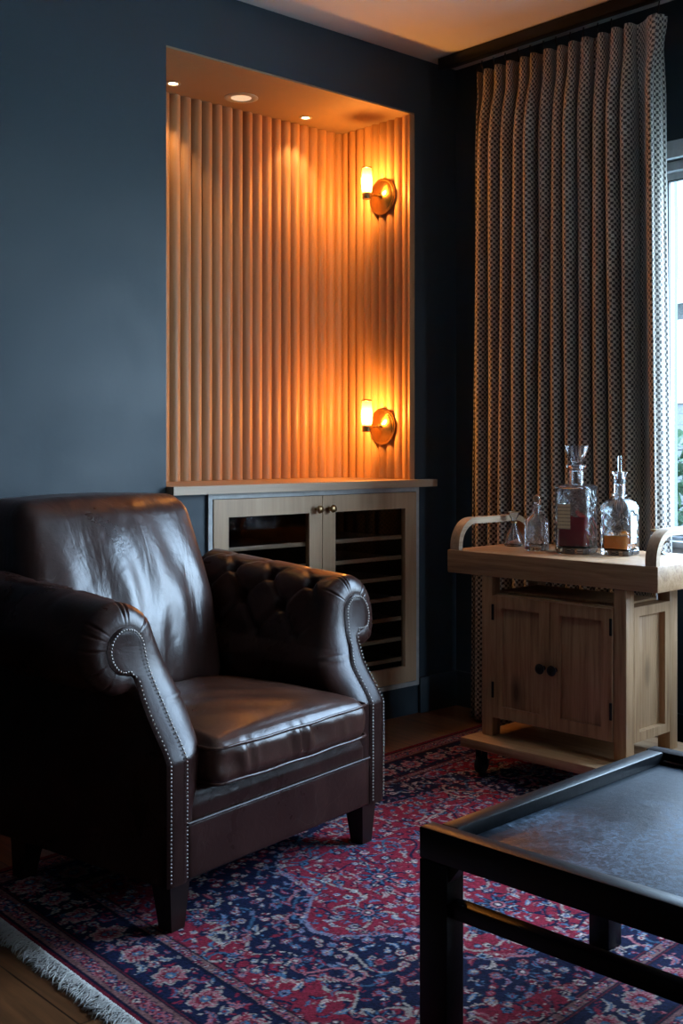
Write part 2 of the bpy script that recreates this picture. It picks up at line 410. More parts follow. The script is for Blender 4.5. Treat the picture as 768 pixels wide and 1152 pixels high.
# casing: white outer frame as connected grid
def frame_mesh(x0,x1,z0,z1,w,ya,yb,wb=None):
    wb = wb or w
    o = [(x0,z0),(x1,z0),(x1,z1),(x0,z1)]; i = [(x0+w,z0+wb),(x1-w,z0+wb),(x1-w,z1-wb),(x0+w,z1-wb)]
    V = [(x,y,z) for y in (ya,yb) for (x,z) in o+i]; Fc = []
    for k in range(4):
        j=(k+1)%4
        Fc += [(k,j,4+j,4+k),(8+k,8+j,12+j,12+k),(k,j,8+j,8+k),(4+k,4+j,12+j,12+k)]
    return V, Fc
def lf(V): return [L_(*v) for v in V]
V, Fc = frame_mesh(CX0+.001,CX1-.001,CZ0+.001,CZ1+.009,.016,Y1-.012,Y1+.02)
raw('face_frame', lf(V), Fc, M_white, cab)
# carcass (open box)
V, Fc = frame_mesh(CX0+.001,CX1-.001,CZ0+.001,CZ1-.001,.012,Y1+.0205,Y1+.39)
raw('carcass', lf(V), Fc, M_inner, cab)
cbx('back_panel', (CX0+.001,CX1-.001),(Y1+.391,Y1+.405),(CZ0+.001,CZ1-.001), M_inner)
midx = 2.613
def cabdoor(xa, xb, knobx):
    za, zb = CZ0+.02, CZ1-.009
    d = MB(); V, Fc = frame_mesh(xa,xb,za,zb,.058,Y1-.016,Y1+.004); 
    o = raw('door', lf(V), Fc, M_oakv, cab)
    cbx('glass_pane', (xa+.057,xb-.057),(Y1-.005,Y1-.001),(za+.057,zb-.057), M_cabglass, o, 0)
    k = MB(); R = Matrix.Rotation(PI/2, 3, 'X')
    k.lathe([(.006,0),(.0045,.006),(.0045,.012),(.012,.017),(.0145,.022),(.012,.028),(.004,.0305)], L_(knobx,Y1-.016,zb-.045), 20, R)
    k.build('knob', M_antique, o, 60)
    return o
cabdoor(CX0+.019, midx-.0015, midx-.030); cabdoor(midx+.0015, CX1-.019, midx+.030)
for z in (.66,.585,.51,.435,.36,.285,.21):
    for (xa, xb) in ((CX0+.03, midx-.035), (midx+.035, CX1-.05)):
        sh = cbx('shelf', (xa,xb),(Y1+.010,Y1+.022),(z-.008,z+.006), M_oakh)
        g = cbx('rack', (xa,xb),(Y1+.023,Y1+.36),(z-.008,z-.002), M_inner, sh)
cbx('divider', (midx-.02,midx+.02),(Y1+.021,Y1+.385),(CZ0+.014,CZ1-.014), M_inner)

# ------------------------------------------------------------------ niche lights
def lamp(name, kind, loc, energy, col, parent=None, **kw):
    l = bpy.data.lights.new(name, kind); l.energy = energy; l.color = col
    for k, v in kw.items(): setattr(l, k, v)
    o = link(bpy.data.objects.new(name, l)); o.location = loc
    if parent: o.parent = parent
    return o
WARM = (1.0, .51, .17)
BULB = 7.0; DOWN = 5.5
def glow_glass(name, col, s, tr):
    m, N, L, b = mat(name); N.remove(b)
    e = N.new('ShaderNodeEmission'); e.inputs[0].default_value = (*col,1); e.inputs[1].default_value = s
    t = N.new('ShaderNodeBsdfTransparent'); a = N.new('ShaderNodeAddShader'); L.new(e.outputs[0], a.inputs[0]); L.new(t.outputs[0], a.inputs[1])
    L.new(a.outputs[0], N['Material Output'].inputs[0]); return m
M_bulb = glow_glass('glowing_bulb', (1,.50,.13), 2.6, 1)
def sconce(z, label):
    x = 3.058; y = 3.150
    t = empty('wall_sconce', (x, y, z), 0, label, 'wall lamp', 'brass sconces on the niche side wall')
    R = Matrix.Rotation(-PI/2, 3, 'Y')
    MB().lathe([(.066,0),(.069,.003),(.069,.007),(.063,.010),(.060,.009),(.057,.012),(.018,.016),(.012,.019),(.006,.028)], (0,0,0), 48, R).build('backplate', M_brass, t, 40)
    MB().tube([(-.02,0,.0),(-.05,0,-.001),(-.084,0,-.006)], .0042, 12).build('arm', M_brass, t, 60)
    MB().lathe([(.004,-.021),(.016,-.021),(.017,-.018),(.017,.000),(.015,.003),(.004,.003)], (-.085,0,0), 32).build('lamp_holder', M_antique, t, 40)
    sh = MB().lathe([(.0175,.004),(.0205,.012),(.0215,.05),(.0195,.075),(.0175,.094),(.0168,.094),(.0188,.074),(.0205,.05),(.0196,.013),(.0168,.005)], (-.085,0,0), 32)
    sh.build('lamp_shade', M_shade, t, 60)
    MB().lathe([(.0175,.0945),(.0185,.0955),(.0185,.0985),(.0150,.1005),(.006,.1015),(.001,.1015),(.001,.0995),(.0145,.0980),(.0165,.0950)], (-.085,0,0), 32).build('light_block_cap', M_antique, t, 50)  # cap added over the open shade to keep bulb light off the soffit
    b = MB().lathe([(.004,.006),(.006,.010),(.007,.018),(.0105,.030),(.0115,.038),(.009,.050),(.005,.059),(.001,.060)], (-.085,0,0), 24).build('bulb', M_bulb, t, 60)
    # the light given off by the bulb
    lamp('bulb_light', 'POINT', (-.085,0,.04), BULB, WARM, t, shadow_soft_size=.014)
    b.visible_shadow = True
    return t
sconce(1.94, 'upper brass sconce with clear glass shade on the fluted niche side')
sconce(1.068, 'lower brass sconce with clear glass shade, just above the counter')
def downlight(x, y, r, label, big=False):
    t = empty('recessed_downlight', (x, y, NZ1-.006), 0, label, 'ceiling light')
    MB().lathe([(r*.62,-.0005),(r*.66,-.003),(r*.9,-.004),(r,-.002),(r,0),(r*.62,0)], n=40).build('trim_ring', M_white, t, 50)
    if big:
        MB().lathe([(r*.60,-.001),(r*.60,-.0015),(.001,-.0025)], n=40).build('diffuser', emit('dim_diffuser', (1,.62,.36), .9), t, 50)
    else:
        MB().lathe([(r*.60,-.0012),(r*.60,-.0015),(.001,-.002)], n=32).build('lens', emit('bright_lens', (1,.66,.36), 14), t, 50)
        l = lamp('downlight_beam', 'SPOT', (0,0,-.006), DOWN, (1,.55,.22), t, spot_size=math.radians(95), spot_blend=.5, shadow_soft_size=.012)
    return t
downlight(2.205, 3.293, .026, 'small round recessed light at the left end of the niche soffit')
downlight(2.476, 3.270, .060, 'large round fitting with pale rim in the middle of the niche soffit', True)
downlight(2.804, 3.305, .024, 'small round recessed light right of the large fitting in the soffit')

# ------------------------------------------------------------------ window
WX = X1
def rframe(name, ya, yb, za, zb, w, xa, xb, m, parent=None):
    V, Fc = frame_mesh(ya,yb,za,zb,w,xa,xb); V = [(y,x,z) for (x,y,z) in V]
    return raw(name, V, Fc, m, parent)
def window_unit(i, a0, a1, z0, z1, face, out, sash_n, swap):
    """a0..a1 along the wall, face = inner wall plane, out = +1 or -1 outward"""
    def rf(name, pa, pb, za, zb, w, da, db, m, parent=None):
        V, Fc = frame_mesh(pa,pb,za,zb,w,face+out*da,face+out*db)
        return raw(name, [(y,x,z) for x,y,z in V] if swap else V, Fc, m, parent)
    def pl_(name, pa, pb, za, zb, da, db, m, parent):
        e = sorted((face+out*da, face+out*db)); return bx(name, e if swap else (pa,pb), (pa,pb) if swap else e, (za,zb), m, parent, 0)
    struct(rf('trim_%d' % (2*i+1), a0-.055, a1+.055, z0-.055, z1+.055, .055, -.02, 0, M_win))
    w_ = empty('window_%d' % i, (0,0,0)); w_['kind'] = 'structure'
    rf('window_frame', a0+.001, a1-.001, z0+.001, z1-.001, .030, .02, .12, M_win, w_)
    st = (a1-a0-.064)/sash_n
    for k in range(sash_n):
        pa, pb = a0+.032+st*k+.001, a0+.032+st*(k+1)-.001
        s_ = rf('sash', pa, pb, z0+.032, z1-.032, .022, .05, .09, M_win, w_)
        rf('gasket', pa+.0215, pb-.0215, z0+.0535, z1-.0535, .004, .052, .066, M_blackm, s_)
        pl_('window_glass', pa+.0215, pb-.0215, z0+.0535, z1-.0535, .066, .070, M_pane, s_)
window_unit(1, WY0, WY1, WZ0, WZ1, X1, 1, 2, True)
window_unit(2, VX0, VX1, VZ0, VZ1, Y0, -1, 1, False)  # out-of-view window, added to daylight the cart end and cabinet front
struct(bx('trim_6', (WX-.03, WX+.02), (WY0-.07, WY1+.07), (WZ0, WZ0+.02), M_win, bev=.003))

# ------------------------------------------------------------------ outside
M_siding = None   # weathered dark-stained boards
def siding():
    m, N, L, b = mat('weathered_clapboard')
    t = N.new('ShaderNodeTexCoord'); sp = N.new('ShaderNodeSeparateXYZ'); L.new(t.outputs['Object'], sp.inputs[0])
    fr = mth(N, L, 'FRACT', mth(N, L, 'MULTIPLY', sp.outputs[2], 7.5))
    r = ramp(N, [(0,(.018,.022,.026)),(.10,(.055,.060,.064)),(1,(.060,.064,.068))]); L.new(fr, r.inputs[0]); L.new(r.outputs[0], b.inputs['Base Color'])
    bump(N, L, fr, b, .5, .02); b.inputs['Roughness'].default_value = .7; return m
M_siding = siding()
M_roof = plain('dark_slate_shingle', (.020,.026,.033), .8)
M_lawn = plain('pale_ground', (.50,.53,.46), .9)
M_blue = plain('dark_house_glass', (.008,.011,.015), .3, 0, .1)
struct(bx('ground', (-40, 60), (-60, 60), (-.7,-.5), M_lawn, bev=0))
hs = empty('neighbour_house', (14, 7.5, -.5), 0, 'clapboard house with shingled roof seen pale and overexposed through the window', 'house')
bx('wall', (-1.6,6), (-6,4.2), (0,3.35), M_siding, hs, 0)
roof = MB(); roof.add([(-2.0,-6.4,3.25),(-2.0,4.6,3.25),(2.2,4.6,5.1),(2.2,-6.4,5.1),(6.4,4.6,3.25),(6.4,-6.4,3.25)]+[(-2.0,-6.4,3.42),(-2.0,4.6,3.42),(2.2,4.6,5.27),(2.2,-6.4,5.27),(6.4,4.6,3.42),(6.4,-6.4,3.42)],
  [(0,1,2,3),(3,2,4,5),(6,7,8,9),(9,8,10,11),(0,1,7,6),(5,4,10,11),(1,2,8,7),(2,4,10,8),(0,3,9,6),(3,5,11,9)]); roof.build('roof', M_roof, hs)
bx('eaves_fascia', (-2.05,-1.99), (-6.4,4.6), (3.15,3.42), M_white, hs, 0)
for y in (-4.6,-1.9,.55):
    f = MB(); V, Fc = frame_mesh(y-.5,y+.5,2.0,3.0,.08,-1.66,-1.58); f = raw('window', [(b,a,c) for a,b,c in V], Fc, M_white, hs)
    bx('pane', (-1.63,-1.605), (y-.43,y+.43), (2.07,2.93), M_blue, f, 0)
# hedge of leaves below the house wall
def hedge():
    r = np.random.default_rng(3); V=[]; Fc=[]
    for i in range(5200):
        c = np.array((9.2+r.random()*1.2, 2+r.random()*7.5, -.5+r.random()*1.55+.12*math.sin(i))); a = r.normal(size=3); a/=np.linalg.norm(a); b_=np.cross(a, r.normal(size=3)); b_/=np.linalg.norm(b_)
        s = .06+.05*r.random(); k=len(V); V += [c-a*s, c+b_*s*.5, c+a*s, c-b_*s*.5]; Fc.append((k,k+1,k+2,k+3))
    o = raw('hedge_foliage', V, Fc, plain('hedge_leaf', (.016,.036,.016), .8, 0, .2)); 
    o['kind']='stuff'; o['label']='blown-out green hedge foliage outside the window below the house'; o['category']='hedge'; return o
hedge()

# ------------------------------------------------------------------ curtain
def curtain():
    t = empty('curtain', (3.188, 2.42, 0), 0, 'floor-length charcoal and taupe woven curtain pleated beside the window', 'curtain')
    yl, yr = 2.785, 2.045
    NP = 760; NZ = 70
    # phases: 11 narrow folds then one broad one at the window end
    p = np.linspace(0,1,NP); nf = 12
    brk = .895
    ph = np.where(p < brk, p/brk*nf, nf+(p-brk)/(1-brk)*.8)
    rr = np.random.default_rng(8); wob = np.interp(ph, np.arange(0,15), rr.normal(0,.12,15)); amp_i = np.interp(ph, np.arange(0,15)+.25, rr.uniform(.72,1.12,15))
    ztop, zbot = 2.352, .012
    V = np.zeros((NZ, NP, 3)); UV = np.zeros((NZ,NP,2))
    for j in range(NZ):
        q = j/(NZ-1); z = ztop+(zbot-ztop)*q
        pinch = min(1, .35+.65*(q/.09)) if q < .09 else 1
        A = (.022+.030*min(1,q/.12))
        sl = .022*q; sr = .035*q**1.3
        y = yl+sl+(yr-sr-yl-sl)*(p+ .0)
        phs = 2*PI*(ph+wob*.55+.03*np.sin(q*3+ph*1.7))
        x = A*amp_i*(np.sin(phs)+.16*np.sin(2*phs+1))
        yy = y+(.0125*np.sin(2*phs)*pinch)
        broad = np.clip((p-brk)/(1-brk),0,1)
        yy -= broad*.012*math.exp(-((q-0)/.05)**2)      # flared top corner
        x += .004*np.sin(q*7+ph*2.1)+broad*.02
        e = np.clip((p-brk)/(1-brk),0,1)
        wdt = np.clip(e/.42,0,1); wdt = wdt*wdt*(3-2*wdt)
        ex = -.055+.112*np.clip((e-.40)/.60,0,1)+.004*np.sin(e*19); ey = yr-sr+.034*(1-np.clip(e/.45,0,1))**1.6 - .012*np.sin(PI*np.clip((e-.3)/.7,0,1))+.004*np.sin(e*26+q*2)
        fl = .018*math.exp(-(q/.035)**2)*e; top_in = .6+.4*min(1,q/.10)
        x = np.where(e>0, x*(1-wdt)+ex*top_in*wdt, x); yy = np.where(e>0, yy*(1-wdt)+(ey-fl)*wdt, yy)
        # flattened pinch at header
        hh = math.exp(-((q-.035)/.02)**2); x *= (1-.35*hh)
        V[j,:,0]=x; V[j,:,1]=yy-2.42; V[j,:,2]=z
        ds = np.sqrt(np.diff(x)**2+np.diff(yy)**2)
        UV[j,:,0] = np.concatenate([[0],np.cumsum(ds)]); UV[j,:,1]=z
    arc = UV[NZ//2,:,0].copy()
    for j in range(NZ): UV[j,:,0] = arc
    n = NZ*NP; Vf = V.reshape(-1,3); Fc = grid_faces(NZ, NP)
    me = bpy.data.meshes.new('curtain_panel'); me.from_pydata(Vf.tolist(), [], Fc)
    me.materials.append(M_curtain); uvl = me.uv_layers.new(name='UVMap'); UVf = UV.reshape(-1,2)
    li = np.zeros(len(me.loops), int); me.loops.foreach_get('vertex_index', li); uvl.data.foreach_set('uv', UVf[li].ravel())
    me.polygons.foreach_set('use_smooth', [True]*len(me.polygons))
    o = bpy.data.objects.new('curtain_panel', me); link(o); o.parent = t
    sm = o.modifiers.new('cloth', 'SOLIDIFY'); sm.thickness = .003; sm.offset = 0
    # hooks
    for k in range(12):
        kk = (k+.25)/nf*brk if k < 11 else .95
        i = int(min(.99,kk)*NP); x,y = V[0,i,0], V[0,i,1]
        MB().tube([(x*.4,y,2.395),(x*.4-.004,y,2.38),(x*.8,y,2.362),(x*.95,y,2.345)], .0022, 6).build('curtain_hook', M_blackm, t)
    return t
curtain()
tr = MB().box((3.152,3.188),(-.4,2.955),(2.398,2.438),.003).build('curtain_track', M_blackm, None, 35)
tag(tr, 'black curtain track fixed under the ceiling above the patterned curtain', 'curtain rail')

# ------------------------------------------------------------------ rug
RC = (-.879, 2.61)
RS = (.678,.735); RT = (.643,-.766); RLN, RWD = 2.10, 1.56
def rug():
    r = np.random.default_rng(21); res = .0034
    ns, nt = int(RLN/res), int(RWD/res); S = np.linspace(0,RLN,ns); T = np.linspace(0,RWD,nt)
    s, t = np.meshgrid(S, T, indexing='ij')
    RED=np.array((.225,.016,.034)); NAVY=np.array((.008,.011,.038)); CREAM=np.array((.50,.41,.35)); BLUE=np.array((.055,.12,.20)); PINK=np.array((.36,.115,.13)); LIL=np.array((.20,.17,.24)); WINE=np.array((.10,.010,.020))
    C = np.empty((ns,nt,3)); C[:] = RED
    ds = np.abs(s-1.05); dt = np.abs(t-.78); edge = np.minimum(np.minimum(s, RLN-s), np.minimum(t, RWD-t))
    # medallion with stepped outline
    def outline(k):
        a = np.interp(dt, [0,.05,.10,.13,.20,.30,.36,.40,.46,.9], [.58,.56,.50,.46,.44,.43,.38,.28,.0,-1])
        return (a+k)-ds
    m1 = outline(0); inner = m1 > 0
    spd = np.interp(dt, [0,.12,.2,.3,.42,.5], [.72,.74,.70,.72,.60,.40])+.02*np.sin(dt*70)
    nav = (~inner) & (ds < spd) 
    C[nav] = NAVY
    C[(np.abs(m1) < .007)] = LIL
    C[(np.abs(m1+.012) < .004)] = NAVY
    C[np.abs(ds-spd) < .005] = CREAM*.7
    def inb(a, b): return (edge >= a) & (edge < b)
    C[edge < .235] = WINE; C[inb(.205,.228)] = np.array((.20,.10,.09)); C[inb(.085,.198)] = NAVY; C[inb(.020,.075)] = np.array((.19,.085,.08))
    C[edge < .018] = RED*.6
    for a in (.019,.076,.084,.199,.205,.228): C[np.abs(edge-a) < .0022] = NAVY*.6
    zone = np.where(edge < .018, 0, np.where(edge < .078, 1, np.where(edge < .082, 0, np.where(edge < .200, 2, np.where(edge < .204, 0, np.where(edge < .230, 3, 4))))))
    def paint_at(cs, ct, rad, fn):
        i0,i1 = max(0,int((cs-rad)/res)), min(ns,int((cs+rad)/res)+2); j0,j1 = max(0,int((ct-rad)/res)), min(nt,int((ct+rad)/res)+2)
        if i1 <= i0 or j1 <= j0: return
        fn(C[i0:i1,j0:j1], s[i0:i1,j0:j1]-cs, t[i0:i1,j0:j1]-ct, zone[i0:i1,j0:j1])
    def rosette(R, cols, n, rot, zs, squash=1):
        def fn(sub, x, y, zz):
            y = y*squash; rr = np.hypot(x,y); th = np.arctan2(y,x)+rot
            pet = R*(.72+.28*np.abs(np.cos(th*n/2))); ok = np.isin(zz, zs)
            sub[(rr < pet*1.12)&ok] = cols[3]; sub[(rr < pet)&ok] = cols[0]; sub[(rr < pet*.66)&ok] = cols[1]
            sub[(rr < R*.34)&ok] = cols[2]; sub[(rr < R*.14)&ok] = cols[3]
            sub[(rr<pet*.95)&(rr>R*.36)&(np.abs(np.sin(th*n/2))<.16)&ok] = cols[3]
        return fn
    def star(R, n, zs, a=NAVY, b=BLUE):
        def fn(sub, x, y, zz):
            rr = np.hypot(x,y); th = np.arctan2(y,x); ok = np.isin(zz, zs)
            k = np.abs(((th*n/(2*PI))%1)-.5)*2; lim = R*(.35+.65*(1-k)**1.2*1.0)
            lim2 = R*(.35+.65*np.clip(1-k*1.6,0,1))
            sub[(rr<lim)&ok] = a; sub[(rr<lim2*.8)&(k<.25)&ok] = b; sub[(rr<R*.3)&ok] = PINK; sub[(rr<R*.2)&ok] = NAVY; sub[(rr<R*.12)&ok] = CREAM
        return fn
    def leaf(R, ang, col, col2, zs, curl=0):
        def fn(sub, x, y, zz):
            a = x*math.cos(ang)+y*math.sin(ang); b_ = -x*math.sin(ang)+y*math.cos(ang)+curl*(a*a)/R
            w = .30*R*np.clip(1-(a/R)**2,0,1)*(1+.25*np.sin(a/R*14)); ok = np.isin(zz, zs)&(np.abs(a)<R)
            sub[(np.abs(b_)<w)&ok] = col; sub[(np.abs(b_)<w*.35)&ok] = col2
        return fn
    def pick(bg):
        P = [CREAM, CREAM*.75, BLUE, PINK, LIL, BLUE*1.4] + ([NAVY, NAVY] if bg is RED else [RED, RED])
        i = r.permutation(len(P)); return [P[i[0]],P[i[1]],P[i[2]], NAVY if bg is RED else RED*.6]
    def vine(x0,y0,ang,L_,col,zs,turn,wd=.0026):
        n = int(L_/.0022); xs=[];ys=[]
        for i in range(n):
            ang += turn*math.cos(i*.035)*.045; x0 += .0022*math.cos(ang); y0 += .0022*math.sin(ang)
            for aa in (-1,0,1):
                for bb in (-1,0,1):
                    ii = int((x0+aa*wd*.5)/res); jj = int((y0+bb*wd*.5)/res)
                    if 0<=ii<ns and 0<=jj<nt and zone[ii,jj] in zs: C[ii,jj] = col
    # vines
    for k in range(300):
        cs, ct = r.uniform(.2,RLN-.2), r.uniform(.2,RWD-.2)
        vine(cs, ct, r.uniform(0,6.3), r.uniform(.08,.22), [CREAM*.7,BLUE*.8,PINK,NAVY,NAVY][r.integers(5)], (4,), r.choice([-1.6,1.6,2.4,-2.4]))
    # field motifs by jittered grid
    st = .031
    for a in np.arange(.24,RLN-.2,st):
        for b_ in np.arange(.24,RWD-.2,st):
            cs, ct = a+r.uniform(-.012,.012), b_+r.uniform(-.012,.012)
            ii,jj = min(ns-1,int(cs/res)),min(nt-1,int(ct/res)); bg = RED if (m1[ii,jj] > 0 or abs(cs-1.05) > spd[ii,jj]) else NAVY
            R = r.uniform(.007,.0145)
            if r.random() < .5: paint_at(cs, ct, R*1.3, rosette(R, pick(bg), r.integers(5,9), r.uniform(0,2), (4,), r.uniform(.85,1.25)))
            else:
                c = pick(bg); an = r.uniform(0,PI)
                paint_at(cs, ct, R*1.7, leaf(R*1.5, an, c[0], c[1], (4,), r.uniform(-.9,.9)))
                if r.random()<.5: paint_at(cs+.012, ct-.01, R, leaf(R*.9, an+1.2, c[2], c[3], (4,), r.uniform(-.9,.9)))
    for cs, ct, R in ((.778,.684,.062),(.865,.98,.060),(1.05,.78,.085),(1.32,.69,.06),(1.23,1.0,.06),(.86,.5,.05),(.62,.80,.05),(.66,1.20,.045),(.36,.85,.04),(.33,.55,.04),(.33,1.12,.045),(1.0,1.23,.05)):
        paint_at(cs, ct, R*1.2, star(R, 10, (4,)))
    # main border: alternating palmettes and leaves on navy
    def border(L0, axis, off):
        n = int(L0/.118)
        for k in range(n+1):
            for half in (0, .5):
                q = (k+half)*L0/n; 
                cs, ct = ((q, off) if axis == 0 else (off, q))
                if half == 0: paint_at(cs, ct, .06, rosette(.036, [PINK, RED*.8, BLUE, CREAM*.7], 7, k*1.3, (2,), 1.15))
                else:
                    for sg in (-1,1):
                        paint_at(cs+(0 if axis==0 else sg*.026), ct+(0 if axis==1 else sg*.026), .05, leaf(.026, (.6 if axis==0 else 1.0)*sg, [RED*1.1,PINK,CREAM*.8][k%3], BLUE, (2,), .8))
                    paint_at(cs, ct, .03, rosette(.013, [CREAM*.8, BLUE, RED, NAVY], 6, 0, (2,)))
    border(RLN, 0, .1415); border(RLN, 0, RWD-.1415); border(RWD, 1, .1415); border(RWD, 1, RLN-.1415)
    for k in range(1500):   # scrolls and fragments on the navy band
        side = r.integers(4); q = r.random(); off = r.uniform(.09,.195)
        cs, ct = [(q*RLN,off),(q*RLN,RWD-off),(off,q*RWD),(RLN-off,q*RWD)][side]
        c = [PINK*.9,RED,CREAM*.7,BLUE,PINK,RED][r.integers(6)]; Rr = r.uniform(.006,.015)
        paint_at(cs, ct, Rr*1.3, leaf(Rr, r.uniform(0,PI), c, [NAVY,CREAM*.7,RED][r.integers(3)], (2,), r.uniform(-1.2,1.2)))
    for k in range(2600):   # small buds and fragments all over the field
        cs, ct = r.uniform(.24,RLN-.24), r.uniform(.24,RWD-.24); Rr = r.uniform(.003,.0065)
        c = [CREAM,CREAM*.8,BLUE*1.3,PINK,NAVY,NAVY,RED][r.integers(7)]
        paint_at(cs, ct, Rr*1.5, leaf(Rr*1.3, r.uniform(0,PI), c, c*.7, (4,), r.uniform(-1,1)))
    for k in range(3600):   # guard stripe flowers
        side = r.integers(4); q = r.random(); off = .047 if r.random() < .65 else .2165
        cs, ct = [(q*RLN,off),(q*RLN,RWD-off),(off,q*RWD),(RLN-off,q*RWD)][side]
        R = .012 if off < .1 else .007
        paint_at(cs+r.uniform(-.006,.006), ct+r.uniform(-.006,.006), R*1.3, rosette(R*r.uniform(.7,1.1), [[RED,CREAM*.8,NAVY,NAVY],[BLUE,PINK,CREAM,NAVY],[PINK,RED,BLUE,NAVY]][r.integers(3)], 6, r.random(), (1,3)))
    # knotted texture and abrash
    C *= (1+.26*r.normal(size=(ns,nt,1))).clip(.45,1.7)
    C *= 1+.12*np.sin(s*9+np.sin(t*3))[...,None]*.6
    C = C.clip(0,1)
    hz = .006+.0012*r.random((ns,nt))
    X = RC[0]+RS[0]*s+RT[0]*t; Yc = RC[1]+RS[1]*s+RT[1]*t
    root = empty('persian_rug', (0,0,0), 0, 'red and navy oriental rug with cream fringe on the wood floor', 'rug')
    wx = X*RIGHT.x+Yc*FWD.x; wy = X*RIGHT.y+Yc*FWD.y
    Vf = np.stack([wx,wy,hz],-1).reshape(-1,3)
    n = ns*nt; idx = np.arange(n).reshape(ns,nt)
    quads = np.stack([idx[:-1,:-1],idx[:-1,1:],idx[1:,1:],idx[1:,:-1]],-1).reshape(-1,4)
    # perimeter skirt down to the floor
    per = np.concatenate([idx[:,0], idx[-1,1:], idx[-2::-1,-1], idx[0,-2:0:-1]])
    base = Vf[per].copy(); base[:,2] = .0005; m = len(per)
    sk = np.stack([per, n+np.arange(m), n+(np.arange(m)+1)%m, np.roll(per,-1)],-1)
    Vall = np.concatenate([Vf, base]); Q = np.concatenate([quads, sk])
    me = bpy.data.meshes.new('rug_pile'); me.vertices.add(len(Vall)); me.vertices.foreach_set('co', Vall.ravel().astype(np.float32))
    me.loops.add(Q.size); me.loops.foreach_set('vertex_index', Q.ravel().astype(np.int32)); me.polygons.add(len(Q))
    me.polygons.foreach_set('loop_start', np.arange(0,Q.size,4,dtype=np.int32)); me.update(calc_edges=True); me.validate()
    me.flip_normals()
    ca = me.color_attributes.new('dye', 'FLOAT_COLOR', 'POINT')
    full = np.ones((len(Vall),4),np.float32); full[:n,:3] = C.reshape(-1,3); full[n:,:3] = (.06,.02,.02); ca.data.foreach_set('color', full.ravel())
    mt, N, L, b = mat('rug_wool'); at = N.new('ShaderNodeAttribute'); at.attribute_name = 'dye'
    f = noise(N, L, coords(N, L), 700, 2); hs_ = N.new('ShaderNodeHueSaturation'); L.new(at.outputs['Color'], hs_.inputs['Color']); L.new(mrange(N, L, f, .3, .7, .7, 1.35), hs_.inputs['Value'])
    L.new(hs_.outputs[0], b.inputs['Base Color']); b.inputs['Roughness'].default_value = .92; b.inputs['Specular IOR Level'].default_value = .1
    bump(N, L, f, b, .5, .002)
    me.materials.append(mt); o = bpy.data.objects.new('rug_pile', me); link(o); o.parent = root
    me.polygons.foreach_set('use_smooth', [True]*len(me.polygons))
    # fringe
    def fringe(s0, sgn):
        mb = MB(); rr = np.random.default_rng(5)
        for k in range(230):
            tt = (k+.5)/230*RWD
            for q in range(4):
                ln = rr.uniform(.026,.050); a = rr.normal(0,.28)+.25; cur = rr.normal(0,.02); path = []
                for i in range(6):
                    w = i/5; ss = s0-sgn*ln*w; t2 = tt+rr.normal(0,.0010)+a*ln*w*.6+cur*w*w+(q-1.5)*.0015
                    Xc = RC[0]+RS[0]*ss+RT[0]*t2; Y_ = RC[1]+RS[1]*ss+RT[1]*t2; wv = wpt(Xc,Y_)
                    path.append((wv.x, wv.y, .0022+.0035*(1-w)+.004*abs(math.sin(w*5+k*1.3+q))*(w<.95)))
                mb.tube(path, [.0016,.0016,.0015,.0014,.0012,.0008], 5)
        f = mb.build('fringe', plain('fringe_cotton', (.50,.46,.42), .9), root, 'full'); f['kind'] = 'stuff'
    fringe(.004, 1); fringe(RLN-.004, -1)
rug()
RUGZ = .0072

# ------------------------------------------------------------------ armchair
A = wpt(-.351, 2.317); AX = Vector((.9832,.1824,0))
chair = empty('leather_armchair', (A.x, A.y, RUGZ), math.atan2(AX.y, AX.x), 'dark brown leather club armchair with rolled tufted arms on the rug', 'armchair')
CW = .747
_dz = catmull([(.35,0),(.375,.014),(.413,.041),(.448,.063),(.485,.083),(.52,.097),(.56,.105),(.60,.108),(.70,.109)], 8)
def dfun(z): return np.interp(z, np.r_[0,_dz[:,0],2], np.r_[0,_dz[:,1],.109])
cen = (-.013,.572)
ctrl = [((0,.10),(0,.10)),((0,.22),(0,.22)),((0,.345),(0,.345)),((0,.42),(0,.42)),((-.002,.462),(.000,.475)),((-.010,.484),(.0005,.508)),((-.022,.482),(-.010,.5235))]
for th in (248,225,202,180,158,136,114,92,70,50,30,12):
    a = math.radians(th); ctrl.append(((cen[0]+(.097+.008*max(0,math.cos(a)))*math.cos(a), cen[1]+.095*math.sin(a)), (cen[0]+.050*math.cos(a), cen[1]+.050*math.sin(a))))
ctrl += [((.110,.545),(.041,.545)),((.128,.50),(.050,.50)),((.138,.45),(.055,.45)),((.134,.39),(.056,.39)),((.126,.345),(.056,.345)),((.108,.22),(.056,.22)),((.106,.10),(.056,.10))]
cc = catmull([(a[0],a[1],b[0],b[1]) for a,b in ctrl], 15)
